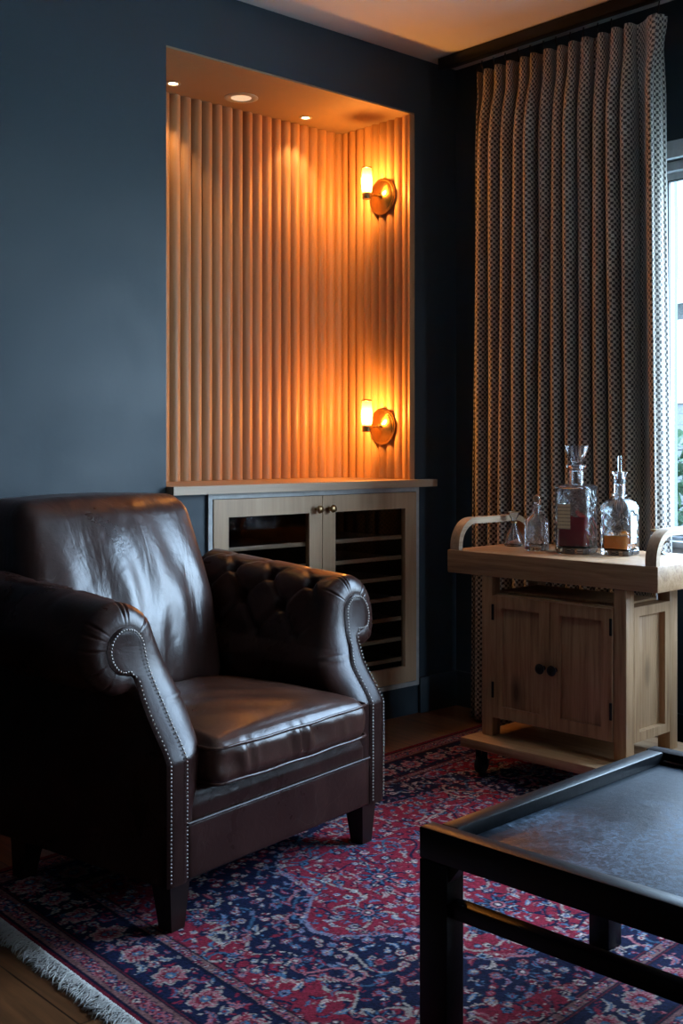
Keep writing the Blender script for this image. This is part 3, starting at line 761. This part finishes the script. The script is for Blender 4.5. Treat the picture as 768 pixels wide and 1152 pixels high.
def arm(side):
    base = cc.copy(); n = len(base); NS = 118
    rollw = np.clip((base[:,1]-.44)/.06,0,1); dx_, dz_ = ((0,-.004) if side < 0 else (-.016,-.018))
    base[:,0] += dx_*rollw; base[:,2] += dx_*rollw; base[:,1] += dz_*rollw; base[:,3] += dz_*rollw
    PO = base[:,:2]; PF = base[:,2:]
    # arc length from the crown of the roll, positive to the inside
    seg = np.r_[0, np.cumsum(np.linalg.norm(np.diff(PO,axis=0),axis=1))]; top = np.argmax(PO[:,1]); arc = seg-seg[top]
    tg = np.gradient(PO, axis=0); nr = np.stack([-tg[:,1], tg[:,0]],-1); nr /= np.linalg.norm(nr,axis=1,keepdims=True)+1e-9
    DEP = .60; Vv = np.zeros((NS,n,3))
    for k in range(NS):
        w = k/(NS-1)
        # first 28 stations round the front, the rest run back
        if k < 34:
            ph = k/33*PI/2; mixv = 1-math.sin(ph); dd = .045*(1-math.cos(ph)); P = PF*mixv+PO*(1-mixv)
        else:
            mixv = 0; dd = .045+(k-33)/(NS-34)*(DEP-.045); P = PO.copy()
        fr = dfun(P[:,1])*np.clip(1-dd/DEP,0,1)
        d = fr*1.0+dd
        lift = .045*np.clip((d-.1)/.5,0,1)*np.clip((P[:,1]-.42)/.15,0,1)
        disp = np.zeros(n)
        # button tufting on the inside and over the crown
        da, dp = .15, .135
        g1 = (arc-.075)/da; g2 = (d-.20)/dp
        u1 = g1+g2; u2 = g1-g2
        l1 = np.abs(u1-np.round(u1)); l2 = np.abs(u2-np.round(u2))
        mask = np.clip((arc-.012)/.045,0,1)*np.clip((.235-arc)/.03,0,1)*np.clip((d-.15)/.03,0,1)*np.clip((.60-d)/.02,0,1)
        disp += mask*(-.007*np.exp(-(l1/.085)**2)-.007*np.exp(-(l2/.085)**2)+.004)
        disp += -mask*.022*np.exp(-(l1**2+l2**2)/.016)
        # pleats pulled over the crown from the first row of buttons
        cm_ = np.clip((arc+.10)/.04,0,1)*np.clip((.06-arc)/.04,0,1)*np.clip((d-.15)/.04,0,1)
        g = g2-.5; disp += -cm_*(.0012 if side < 0 else .0035)*np.exp(-((g-np.round(g))/.09)**2)*.9
        # radial pleats at the front scroll
        fz = math.exp(-((dd-.016)/.020)**2)
        ang = np.arctan2(P[:,1]-cen[1], P[:,0]-cen[0]); rl = np.clip((P[:,1]-.475)/.02,0,1)*np.clip((.085-P[:,0])/.02,0,1)
        pl = 0
        for a0 in (3.65,3.1,2.74,2.5,1.55,1.38,.62,4.1): 
            dl = np.abs(np.angle(np.exp(1j*(ang-a0)))); pl = pl-.0065*np.exp(-(dl/.035)**2)+.0022*np.exp(-(dl/.11)**2)
        disp += fz*rl*pl
        # seam ridge low on the inner front edge
        disp += (.004*np.exp(-((P[:,1]-.462)/.004)**2)-.003*np.exp(-((P[:,1]-.453)/.004)**2))*(arc>.05)*fz
        # gentle slackness
        disp += .0022*np.sin(d*23+arc*9)*np.sin(arc*31+1)*np.clip((P[:,1]-.2)/.2,0,1)*np.clip(dd/.05,0,1)
        Q = P+nr*disp[:,None]
        d = d*(1-.09*np.clip((.46-P[:,1])/.1,0,1)*(P[:,0]<.05)*np.clip((dd-.1)/.3,0,1))
        Vv[k,:,0] = Q[:,0]; Vv[k,:,1] = d; Vv[k,:,2] = Q[:,1]+lift
    V = Vv.reshape(-1,3).copy()
    if side > 0: V[:,0] = CW-V[:,0]
    Fc = grid_faces(NS, n, wv=True)
    Fc += [tuple(range(n)), tuple((NS-1)*n+i for i in range(n))]
    o = raw('arm', V, Fc, M_leather, chair, 'full')
    # facing
    hi = int(np.argmax(PF[:,1])); a_ = PF[:hi+1]; b_ = PF[hi:][::-1]
    def resamp(P, m):
        sg = np.r_[0,np.cumsum(np.linalg.norm(np.diff(P,axis=0),axis=1))]; q = np.linspace(0,sg[-1],m)
        return np.stack([np.interp(q,sg,P[:,0]), np.interp(q,sg,P[:,1])],-1)
    # pair by height so the strips stay level
    m = 90; A1 = resamp(a_, m); B1 = resamp(b_, m)
    K = 9; G = np.zeros((m,K,3))
    for i in range(m):
        for k in range(K):
            w = k/(K-1); p = A1[i]*(1-w)+B1[i]*w
            bul = .005*(1-(2*w-1)**4)*min(1,(m-1-i)/6)
            ww = .003
            G[i,k] = (p[0], float(dfun(p[1]))-.001-bul, p[1])
    V = G.reshape(-1,3); 
    back = V.copy(); back[:,1] += .012+.010; Fc = grid_faces(m,K)
    nn = len(V); bd = [(i*K) for i in range(m)]+[(m-1)*K+k for k in range(1,K)]+[(i*K+K-1) for i in range(m-2,-1,-1)]+[k for k in range(K-2,0,-1)]
    Vb = np.concatenate([V, back]); F2 = [tuple(x+nn for x in f) for f in Fc]; Fs = [(bd[i],bd[(i+1)%len(bd)],nn+bd[(i+1)%len(bd)],nn+bd[i]) for i in range(len(bd))]
    if side > 0: Vb[:,0] = CW-Vb[:,0]
    raw('arm_facing', Vb, Fc+F2+Fs, M_facel, chair, 50)
    # nail positions
    path = PF; sg = np.r_[0,np.cumsum(np.linalg.norm(np.diff(path,axis=0),axis=1))]; cnt = int(sg[-1]/.0078); q = (np.arange(cnt)+.5)/cnt*sg[-1]
    X_ = np.interp(q,sg,path[:,0]); Z_ = np.interp(q,sg,path[:,1]); nx = np.interp(q,sg,nr[:,0]); nz = np.interp(q,sg,nr[:,1])
    X_ = X_-nx*.0055; Z_ = Z_-nz*.0055
    pts = [((x if side < 0 else CW-x), float(dfun(z))-.0075, z) for x,z in zip(X_,Z_) if z > .105]
    return pts
nails = arm(-1)+arm(1)
nprof = [(.0027,0),(.0025,.0009),(.0018,.0017),(.0005,.0021)]
Rn = Matrix.Rotation(PI/2,3,'X')
nm = MB().lathe(nprof, n=10, M=Rn).build('nailhead', M_nail, chair, 60)
first = True; rest = MB()
def vis_order(p): return (-1.0 if p[0] < .2 else 0.0) - p[2]*0.3
nails.sort(key=vis_order)
for i, p in enumerate(nails):
    if i < 100:
        o = nm if i == 0 else nm.copy()
        if i: link(o); o.parent = chair
        o.location = p
    else: rest.lathe(nprof, p, 8, Rn)
ro = rest.build('nailhead', M_nail, chair, 60); ro['kind'] = 'stuff'

# front rail and the deck above it
def slab(name, x, y, z, r, m, fn=None, n=(26), parent=None):
    h = ((x[1]-x[0])/2,(y[1]-y[0])/2,(z[1]-z[0])/2); V, Fc, Nn = rbox(h, r, n)
    if fn: V = fn(V, Nn, h)
    V = V+np.array(((x[0]+x[1])/2,(y[0]+y[1])/2,(z[0]+z[1])/2))
    return raw(name, V, Fc, m, parent, 'full')
slab('front_rail', (.057,CW-.057), (-.002,.05), (.10,.216), .006, M_leather, parent=chair, n=20)
MB().tube([(.058+(CW-.116)*i/24, -.002, .2165) for i in range(25)], .0036, 8).build('piping', M_leather, chair, 60)
def deckf(V, Nn, h):
    V = V.copy(); V[:,1] += np.where(V[:,2]>0, .012*(V[:,2]/h[2]), 0); return V
slab('seat_deck', (.060,CW-.060), (.002,.50), (.200,.292), .022, M_leather, deckf, 26, chair)
# seat cushion
def seatf(V, Nn, h):
    V = V.copy(); x = V[:,0]/h[0]; y = V[:,1]/h[1]; z = V[:,2]/h[2]
    crown = (1-np.clip(np.abs(x),0,1)**2.6)*(1-np.clip(np.abs(y),0,1)**3)
    V[:,2] += np.where(z>0, .040*crown*z, .004*crown*z)
    # loose folds under the front seam
    fr = np.clip((-y-.9)/.1,0,1)*(np.abs(z)<.9)
    V[:,1] += -fr*.008*(1-x**2) + fr*(.0050*np.sin(x*27+np.sin(x*11)*2.2+z*1.4)*np.exp(-((z-.15)/.75)**2))*(.7+.6*np.sin(x*7+1))
    V[:,2] += (z>0)*.0022*np.sin(x*9+y*5)*np.sin(y*11+x*2)*crown
    V[:,0] += np.sign(x)*np.clip(np.abs(x)-.9,0,1)*0
    return V
cush = slab('seat_cushion', (.108,CW-.104), (-.034,.47), (.276,.376), .034, M_seatl, seatf, 64, chair)
def cushpipe(z, rr):
    x0,x1,y0,y1 = .110,CW-.106,-.033,.46; cr=.022; P=[]
    for (cx,cy,a0) in ((x0+cr,y0+cr,180),(x1-cr,y0+cr,270)):
        for k in range(7):
            a = math.radians(a0+k*15); P.append((cx+cr*math.cos(a)*1.06, cy+cr*math.sin(a)*1.06, z))
    Q = []
    for i in range(40):
        w = i/39; Q.append((x0+cr+(x1-x0-2*cr)*w, y0-.0015-.0075*(1-(2*w-1)**2), z+.001*math.sin(w*19)))
    path = [(x0-.001,.35,z)]+P[:7]+Q+P[7:]+[(x1+.001,.35,z)]
    MB().tube(path, rr, 8).build('piping', M_seatl, cush, 60)
cushpipe(.362,.0034); cushpipe(.288,.0032)
# back cushion
def backf(V, Nn, h):
    V = V.copy(); x = V[:,0]/h[0]; y = V[:,1]/h[1]; z = V[:,2]/h[2]
    V[:,0] *= 1-.10*np.clip((z-.0)/1.0,0,1)**1.3
    V[:,0] *= 1-.10*np.clip((-z-.1)/.9,0,1)
    cr = (1-np.abs(x)**2.0)*(1-np.abs(z*1.0)**2.5).clip(0)
    V[:,1] += np.where(y<0, -.042*cr, .0)
    V[:,2] += np.where(z>0, .008*(1-x**2)*z, 0)
    f = (y<0)*(1-np.abs(x)**4)
    # long soft folds falling from the top of the cushion
    fold = np.sin(x*13+z*1.6+.7*np.sin(z*2.2))*np.exp(-((z-.25)/.55)**2)
    fold2 = np.sin(x*21-z*2.4+1)*np.exp(-((z+.2)/.5)**2)
    V[:,1] += f*(.0042*fold+.0020*fold2)
    V[:,1] += V[:,2]*.30       # rake
    return V
slab('back_cushion', (.035,.640), (.470,.665), (.36,.858), .050, M_backl, backf, 72, chair)
def shellf(V, Nn, h):
    V = V.copy(); z = V[:,2]/h[2]
    V[:,0] *= 1-.20*np.clip((z-.45)/.55,0,1)
    V[:,1] += (V[:,2]+h[2])*.235
    return V
slab('back_shell', (.004,CW-.004), (.475,.548), (.10,.835), .025, M_leather, shellf, 30, chair)
for sx, sy, rake in ((.046,.036,-.004),(CW-.046,.036,-.004),(.046,.498,.015),(CW-.046,.498,.015)):
    MB().taper((sx,sy+rake,.0),(.0185,.0185),(sx,sy,.112),(.029,.029)).build('leg', M_legs, chair)

# ------------------------------------------------------------------ coffee table
TZ = .360
tc = wpt(.130,1.939); TA = math.atan2(.0508,.9987)
tab = empty('coffee_table', (tc.x, tc.y, RUGZ), TA, 'low black wooden coffee table with recessed tray top at right', 'coffee table')
TL, TW = .745, 1.12
def tb(name, x, y, z, m=M_black, bev=.003, parent=tab): return bx(name, x, (-y[1],-y[0]), z, m, parent, bev)
tz = TZ-RUGZ
tb('front_rail', (0,.036), (.0,TW), (.300,tz)); tb('side_rail', (.0365,TL-.0365), (.018,.054), (.318,tz)); tb('side_rail', (.0365,TL-.0365), (TW-.054,TW-.018), (.318,tz))
tb('back_rail', (TL-.036,TL), (.012,TW-.012), (.318,tz))
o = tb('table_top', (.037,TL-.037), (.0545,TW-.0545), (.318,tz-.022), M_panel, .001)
# narrow inner lip around the recessed panel
V, Fc = frame_mesh(.037,TL-.037,-(TW-.0545),-.0545,.012,0,0)
tb('top_lip', (.0372,.052), (.056,TW-.056), (tz-.0218,tz-.014)); tb('top_lip', (TL-.052,TL-.0372), (.056,TW-.056), (tz-.0218,tz-.014))
for lx, ly in ((0,0),(0,TW-.06)):
    tb('leg', (lx,lx+.045), (ly,ly+.06), (0,.2995))
for ly in (.0,TW-.06):
    tb('leg', (.505,.553), (ly+.004,ly+.050), (0,.3175))
tb('stretcher', (.008,.036), (.0605,TW-.0605), (.212,.239))
for ly, sg in ((.060,1),(TW-.060,-1)):
    g = MB(); y0 = -ly; pts = [(y0,.2995),(y0-sg*.022,.2995),(y0,.272)]
    g.add([(.006,y,z) for y,z in pts]+[(.03,y,z) for y,z in pts], [(0,1,2),(3,4,5),(0,1,4,3),(1,2,5,4),(2,0,3,5)]); g.build('corner_bracket', M_black, tab)

# ------------------------------------------------------------------ bar cart
co = wpt(.331,3.62); CA = math.atan2(.045,.999)
cart = empty('bar_cart', (co.x, co.y, RUGZ), CA, 'rustic oak bar cart with bentwood handles and small cupboard below', 'bar cart')
def cb(name, s, w, z, m=M_carth, bev=.002, parent=cart): return bx(name, w, (-s[1],-s[0]), (z[0]-RUGZ,z[1]-RUGZ), m, parent, bev)
SL, CD, CT = .735, .395, .671
tray = cb('tray', (0,SL), (0,CD), (.600,CT), bev=.003)
for s in (.008, SL-.042):
    # bentwood loop: flat strip along the short side
    wd = .034; h = .098; R = .085; th = .019
    def arcp(off):
        P = [(.006+off,0.0)]; r_ = R-off
        for k in range(13):
            a = PI-k/12*PI/2; P.append((.006+R+r_*math.cos(a), h-R+r_*math.sin(a)))
        for k in range(13):
            a = PI/2-k/12*PI/2; P.append((CD-.008-R+r_*math.cos(a), h-R+r_*math.sin(a)))
        P.append((CD-.008-off,0.0)); return P
    o_, i_ = arcp(0), arcp(th); m = len(o_); V=[]
    for yy in (-s, -(s+wd)):
        V += [(x,yy,CT-RUGZ+z) for x,z in o_]+[(x,yy,CT-RUGZ+z) for x,z in i_]
    Fc=[]
    for k in range(m-1):
        Fc += [(k,k+1,m+k+1,m+k),(2*m+k,2*m+k+1,3*m+k+1,3*m+k),(k,k+1,2*m+k+1,2*m+k),(m+k,m+k+1,3*m+k+1,3*m+k)]
    Fc += [(0,m,3*m,2*m),(m-1,2*m-1,4*m-1,3*m-1)]
    raw('handle', V, Fc, M_cartx, cart, 30)
LS = ((.135,.175),(.597,.637)); LW = ((.003,.043),(.237,.280))
for s in LS:
    for w in LW: cb('leg', s, w, (.118,.5995), M_cartv)
cb('bottom_shelf', (.113,.690), (-.073,.345), (.090,.1175))
# cupboard
cup = cb('cupboard', (.1755,.5965), (.016,.240), (.172,.548), M_cartv, .002)
cb('cupboard_top', (.1755,.5965), (.0445,.236), (.5485,.556), M_cartv, .003)
def pdoor(sa, sb, knob_s, hinge_s):
    za, zb = .176, .544
    d = empty('door', (0,0,0)); 
    V, Fc = frame_mesh(-sb,-sa,za-RUGZ,zb-RUGZ,.036,-.001,.0155)
    bpy.data.objects.remove(d)
    d = raw('door', [(b,a,c) for a,b,c in V], Fc, M_cartv, cart)
    cb('door_panel', (sa+.0355,sb-.0355), (.006,.0155), (za+.0355,zb-.0355), M_cartv, .001, d)
    Rk = Matrix.Rotation(-PI/2,3,'Y')
    MB().lathe([(.007,0),(.005,.006),(.005,.012),(.014,.017),(.0155,.022),(.012,.027),(.003,.0285)], (-.001,-knob_s,.350-RUGZ), 24, Rk).build('knob', M_blackm, d, 50)
    for z in (.236,.470): cb('hinge', (hinge_s-.004,hinge_s+.004), (-.005,-.0012), (z,z+.048), M_blackm, .001, d)
pdoor(.178,.3855,.366,.181); pdoor(.3875,.5945,.407,.591)
# framed end panel
V, Fc = frame_mesh(.044,.2365,.172-RUGZ,.548-RUGZ,.026,-.6365,-.5975); fr = raw('end_frame', V, Fc, M_cartv, cart)
bx('end_panel', (.070,.211), (-.618,-.598), (.198-RUGZ,.522-RUGZ), M_cartv, fr, .001)
V, Fc = frame_mesh(.044,.2365,.172-RUGZ,.548-RUGZ,.026,-.1745,-.1355); fr = raw('end_frame', V, Fc, M_cartv, cart)
bx('end_panel', (.070,.211), (-.1745,-.155), (.198-RUGZ,.522-RUGZ), M_cartv, fr, .001)
for s in (.160,.640):
    for w in (-.030,.300):
        ca_ = empty('caster', (w,-s,0)); ca_.parent = cart
        Rk = Matrix.Rotation(PI/2,3,'X')
        bpy.data.objects.remove(ca_)
        ca_ = MB().box((w-.018,w+.018),(-s-.018,-s+.018),(.079,.0825),.001).box((w-.012,w+.012),(-s-.013,-s-.0105),(.030,.0795)).box((w-.012,w+.012),(-s+.0105,-s+.013),(.030,.0795)).build('caster', M_blackm, cart)
        MB().lathe([(.010,-.0095),(.024,-.0095),(.028,-.006),(.0285,0),(.028,.006),(.024,.0095),(.010,.0095)], (w,-s,.0286), 28, Rk).build('wheel', plain('black_rubber',(.012,.012,.012),.6), ca_, 50)

def cpos(s, w): 
    c, n_ = math.cos(CA), math.sin(CA); x, y = w, -s
    return (co.x+c*x-n_*y, co.y+n_*x+c*y, CT)

# ------------------------------------------------------------------ bottles
def cutbox(h, r, n, fn):
    V, Fc, Nn = rbox(h, r, n); return fn(V, Nn), Fc
def decanter(name, loc, rz, label, cat, hw, hd, hb, neck, cut, liquid=None, lv=.4, group='crystal decanters on the bar cart', base=.014):
    """square decanter. neck: lathe profile above the shoulder"""
    t = empty(name, loc, rz, label, cat, group)
    # outer body: square loft with shoulders, closed inside by a cavity
    n = 288
    def ring(rx, ry, z, cutamp, sq=7):
        out = []
        for i in range(n):
            a = 2*PI*i/n+PI/n; k = 1/((abs(math.cos(a))**sq+abs(math.sin(a))**sq)**(1/sq)); x, y = rx*k*math.cos(a), ry*k*math.sin(a)
            g = 0
            if cutamp:
                along = (a/(2*PI))*4*2*hw; g = cut(along, z)*cutamp
            L_ = math.hypot(x,y); out.append((x*(1-g/L_), y*(1-g/L_), z))
        return out
    rings = []
    rings.append(ring(hw*.90,hd*.90,0.0,0)); rings.append(ring(hw*.98,hd*.98,.002,0)); rings.append(ring(hw,hd,.006,0)); rings.append(ring(hw,hd,base+.004,0)); rings.append(ring(hw*.965,hd*.965,base+.006,0))
    m = 110
    for k in range(m+1): rings.append(ring(hw*.985,hd*.985,base+.008+(hb-base-.008)*k/m,(.0022 if hw > .04 else .0014)*min(1,k/6,(m-k)/6)))
    sh = neck['shoulder']; r0 = neck['r']
    for k in range(1,9):
        w = k/8; e = math.sin(w*PI/2) if neck.get('round') else w
        q = 1-w if not neck.get('round') else math.cos(w*PI/2)
        rr_x = r0+(hw-r0)*q; rings.append(ring(rr_x, r0+(hd-r0)*q, hb+sh*(e if neck.get('round') else w), 0, 7-4.8*w))
    z0 = hb+sh
    for r_, dz in neck['prof']: rings.append(ring(r_, r_, z0+dz, 0, 2))
    # return down inside
    inn = []; rp = neck['prof']; wall_ = .0045
    for r_, dz in reversed(rp): inn.append(ring(max(.002,min(r0, r_)-wall_), max(.002,min(r0,r_)-wall_), z0+dz-(.001 if dz == rp[-1][1] else 0), 0, 2))
    for k in range(8,0,-1):
        w = k/8; q = 1-w if not neck.get('round') else math.cos(w*PI/2); e = math.sin(w*PI/2) if neck.get('round') else w
        inn.append(ring(r0-wall_+(hw-r0-.002)*q, r0-wall_+(hd-r0-.002)*q, hb-.004+sh*e, 0, 7-4.8*w))
    iw, idp = hw-.0075, hd-.0075
    for z in (hb-.008, base+.010): inn.append(ring(iw,idp,z,0,6))
    inn.append(ring(iw*.85,idp*.85,base+.004,0,5))
    R_ = rings+inn; V = [v for r_ in R_ for v in r_]; Fc = []
    for j in range(len(R_)-1):
        for i in range(n): Fc.append((j*n+i, j*n+(i+1)%n, (j+1)*n+(i+1)%n, (j+1)*n+i))
    Fc.append(tuple(range(n))); Fc.append(tuple((len(R_)-1)*n+i for i in range(n)))
    body = raw('bottle_body', V, Fc, M_glass, t, 28)
    if liquid:
        zt = base+.006+(hb-base)*lv; LR = []
        iw2, id2 = iw-.0006, idp-.0006
        for z, k in ((base+.0048,.85),(base+.0105,1),(zt,1)): LR.append(ring(iw2*k,id2*k,z,0,6))
        V = [v for r_ in LR for v in r_]; Fc = []
        for j in range(2):
            for i in range(n): Fc.append((j*n+i, j*n+(i+1)%n, (j+1)*n+(i+1)%n, (j+1)*n+i))
        Fc += [tuple(range(n)), tuple(2*n+i for i in range(n))]
        raw('liquid', V, Fc, liquid, t, 30)
    return t
dia = lambda p: (lambda u, z: max(0, 1-2.2*min(abs(((u+z)/p)%1-.5), abs(((u-z)/p)%1-.5))*2))
diag = lambda p: (lambda u, z: (abs(((u*.7+z)/p)%1-.5)*2)**1.5*1.1 + .7*max(0, 1-6*abs(((u*1.0-z*.8)/(p*2.6))%1-.5)))

BR = CA
# small stopperless flask
t = empty('glass_flask', cpos(.074,.245), BR, 'smallest clear glass flask with flared rim, left end of the cart', 'bottle')
MB().lathe([(.026,0),(.031,.003),(.033,.010),(.032,.018),(.026,.034),(.016,.052),(.0095,.064),(.0085,.078),(.0085,.088),(.013,.094),(.0185,.106),(.019,.110),
            (.0175,.110),(.0115,.097),(.0065,.089),(.0062,.066),(.013,.050),(.022,.035),(.028,.018),(.027,.009),(.02,.007)], n=48).build('bottle_body', M_glass, t, 40)
MB().lathe([(.0090,.074),(.0105,.075),(.0105,.079),(.0090,.080),(.0087,.077)], n=32).build('neck_ring', M_antique, t, 40)
MB().lathe([(.0195,.1095),(.0198,.1115),(.0175,.1118),(.0172,.1098),(.0185,.1094)], n=40).build('rim', M_antique, t, 40)
# small square decanter
t = decanter('crystal_decanter', cpos(.212,.178), BR+.20, 'small empty square decanter with ball stopper and diamond cuts', 'decanter', .0315,.0315,.090,
     {'shoulder':.024,'r':.0115,'round':False,'prof':[(.0115,.002),(.0125,.006),(.0175,.008),(.0175,.011),(.013,.013),(.013,.019),(.0178,.021),(.0178,.025),(.0165,.0262)]}, dia(.018), base=.012)
MB().lathe([(.0055,.124),(.0065,.142),(.0055,.145),(.008,.148),(.0125,.156),(.013,.162),(.0105,.169),(.005,.173),(.001,.1735)], n=24).build('stopper', M_glass, t, 25)
# big decanter with red spirit
t = decanter('crystal_decanter', cpos(.350,.190), BR+.26, 'large square decanter half full of dark red liquor with funnel-shaped stopper', 'decanter', .0545,.0545,.198,
     {'shoulder':.012,'r':.022,'round':True,'prof':[(.0215,.006),(.0215,.026),(.0235,.030),(.0215,.034),(.022,.040),(.029,.050),(.0295,.055),(.0275,.056)]}, diag(.034), M_red, .50, base=.014)
MB().lathe([(.010,.225),(.014,.262),(.016,.2675),(.012,.270),(.018,.276),(.030,.300),(.0365,.322),(.0368,.325),(.034,.3255),(.027,.302),(.014,.280),(.004,.276)], n=12).build('stopper', M_glass, t, 20)
lab = MB().box((-.0560,-.0550),(.000,.040),(.075,.150)).build('label', sheet('tan_label', (.52,.37,.23), (.14,.09,.06), 7), t)
lab['label'] = 'tan paper label with faint lines of writing'
# amber decanter
t = decanter('crystal_decanter', cpos(.472,.236), BR+.12, 'round-shouldered decanter with amber whisky and tall pourer, white label', 'decanter', .047,.047,.135,
     {'shoulder':.034,'r':.014,'round':True,'prof':[(.0145,.003),(.021,.007),(.021,.010),(.0165,.013),(.0165,.060),(.0185,.068),(.023,.075),(.023,.078),(.020,.079)]}, diag(.040), M_amber, .34, base=.010)
MB().lathe([(.006,.205),(.0125,.216),(.0125,.225),(.008,.228),(.0075,.246),(.0058,.250),(.0055,.292),(.0045,.295),(.001,.295)], n=20).build('pourer', M_glass, t, 30)
lab = MB().box((-.030,.010),(-.0490,-.0480),(.036,.118)).build('label', sheet('white_label', (.70,.74,.76), (.25,.28,.3), 5), t); lab['label'] = 'white paper label with faint marks'
# glass bowl dish with metal rim
t = empty('stemmed_glass', cpos(.553,.330), BR, 'cut glass goblet with gilt rim partly behind the right handle', 'glass')
MB().lathe([(.022,0),(.024,.002),(.020,.004),(.006,.010),(.005,.022),(.012,.030),(.026,.042),(.030,.056),(.0275,.070),(.0265,.070),(.0285,.056),(.024,.043),(.010,.033),(.002,.031)], n=14).build('bowl', M_glass, t, 20)
MB().lathe([(.0262,.0695),(.0285,.0695),(.029,.0745),(.0262,.0745)], n=32).build('rim', M_antique, t, 40)
# glass stirring rod lying at the back right
t = cpos(.66,.30)
o = MB().lathe([(.001,0),(.005,.002),(.0065,.006),(.0055,.012),(.004,.020),(.004,.150),(.001,.152)], n=16, M=Matrix.Rotation(PI/2-.0,3,'X')@Matrix.Identity(3)).build('stirring_rod', plain('milky_rod',(.7,.7,.68),.2), None, 50)
o.location = (t[0], t[1], CT+.0066); o.rotation_euler = (0,0,CA+.5)
tag(o, 'pale rod with rounded tip lying on the tray beyond the right handle', 'stirrer')

# ------------------------------------------------------------------ light
SKY = 26.0
w = bpy.data.worlds.new('sky'); bpy.context.scene.world = w; w.use_nodes = True
N, L = w.node_tree.nodes, w.node_tree.links; bg = N['Background']
tc_ = N.new('ShaderNodeTexCoord'); sp = N.new('ShaderNodeSeparateXYZ'); L.new(tc_.outputs['Generated'], sp.inputs[0])
r = ramp(N, [(.45,(.40,.46,.50)),(.52,(.62,.81,1.0)),(1,(.42,.65,1.0))]); L.new(mrange(N, L, sp.outputs[2], -1, 1, 0, 1), r.inputs[0])
L.new(r.outputs[0], bg.inputs[0]); bg.inputs[1].default_value = SKY
for loc_, rot_, sx_, sy_ in (((X1+.14,(WY0+WY1)/2,(WZ0+WZ1)/2),(0,PI/2,0),WZ1-WZ0,WY1-WY0), (((VX0+VX1)/2,Y0-.14,(VZ0+VZ1)/2),(PI/2,0,0),VX1-VX0,VZ1-VZ0)):
    pl = lamp('window_portal', 'AREA', loc_, 1, (1,1,1), None, shape='RECTANGLE', size=sx_, size_y=sy_)
    pl.rotation_euler = rot_; pl.data.cycles.is_portal = True

sc = bpy.context.scene
sc.view_settings.view_transform = 'Standard'; sc.view_settings.look = 'None'; sc.view_settings.gamma = 1; sc.view_settings.use_curve_mapping = False
sc.view_settings.exposure = 0.08
sc.cycles.max_bounces = 14; sc.cycles.transmission_bounces = 14; sc.cycles.transparent_max_bounces = 24; sc.cycles.diffuse_bounces = 5; sc.cycles.glossy_bounces = 6
sc.cycles.caustics_reflective = False; sc.cycles.caustics_refractive = True; sc.cycles.sample_clamp_indirect = 6
sc.cycles.use_denoising = True
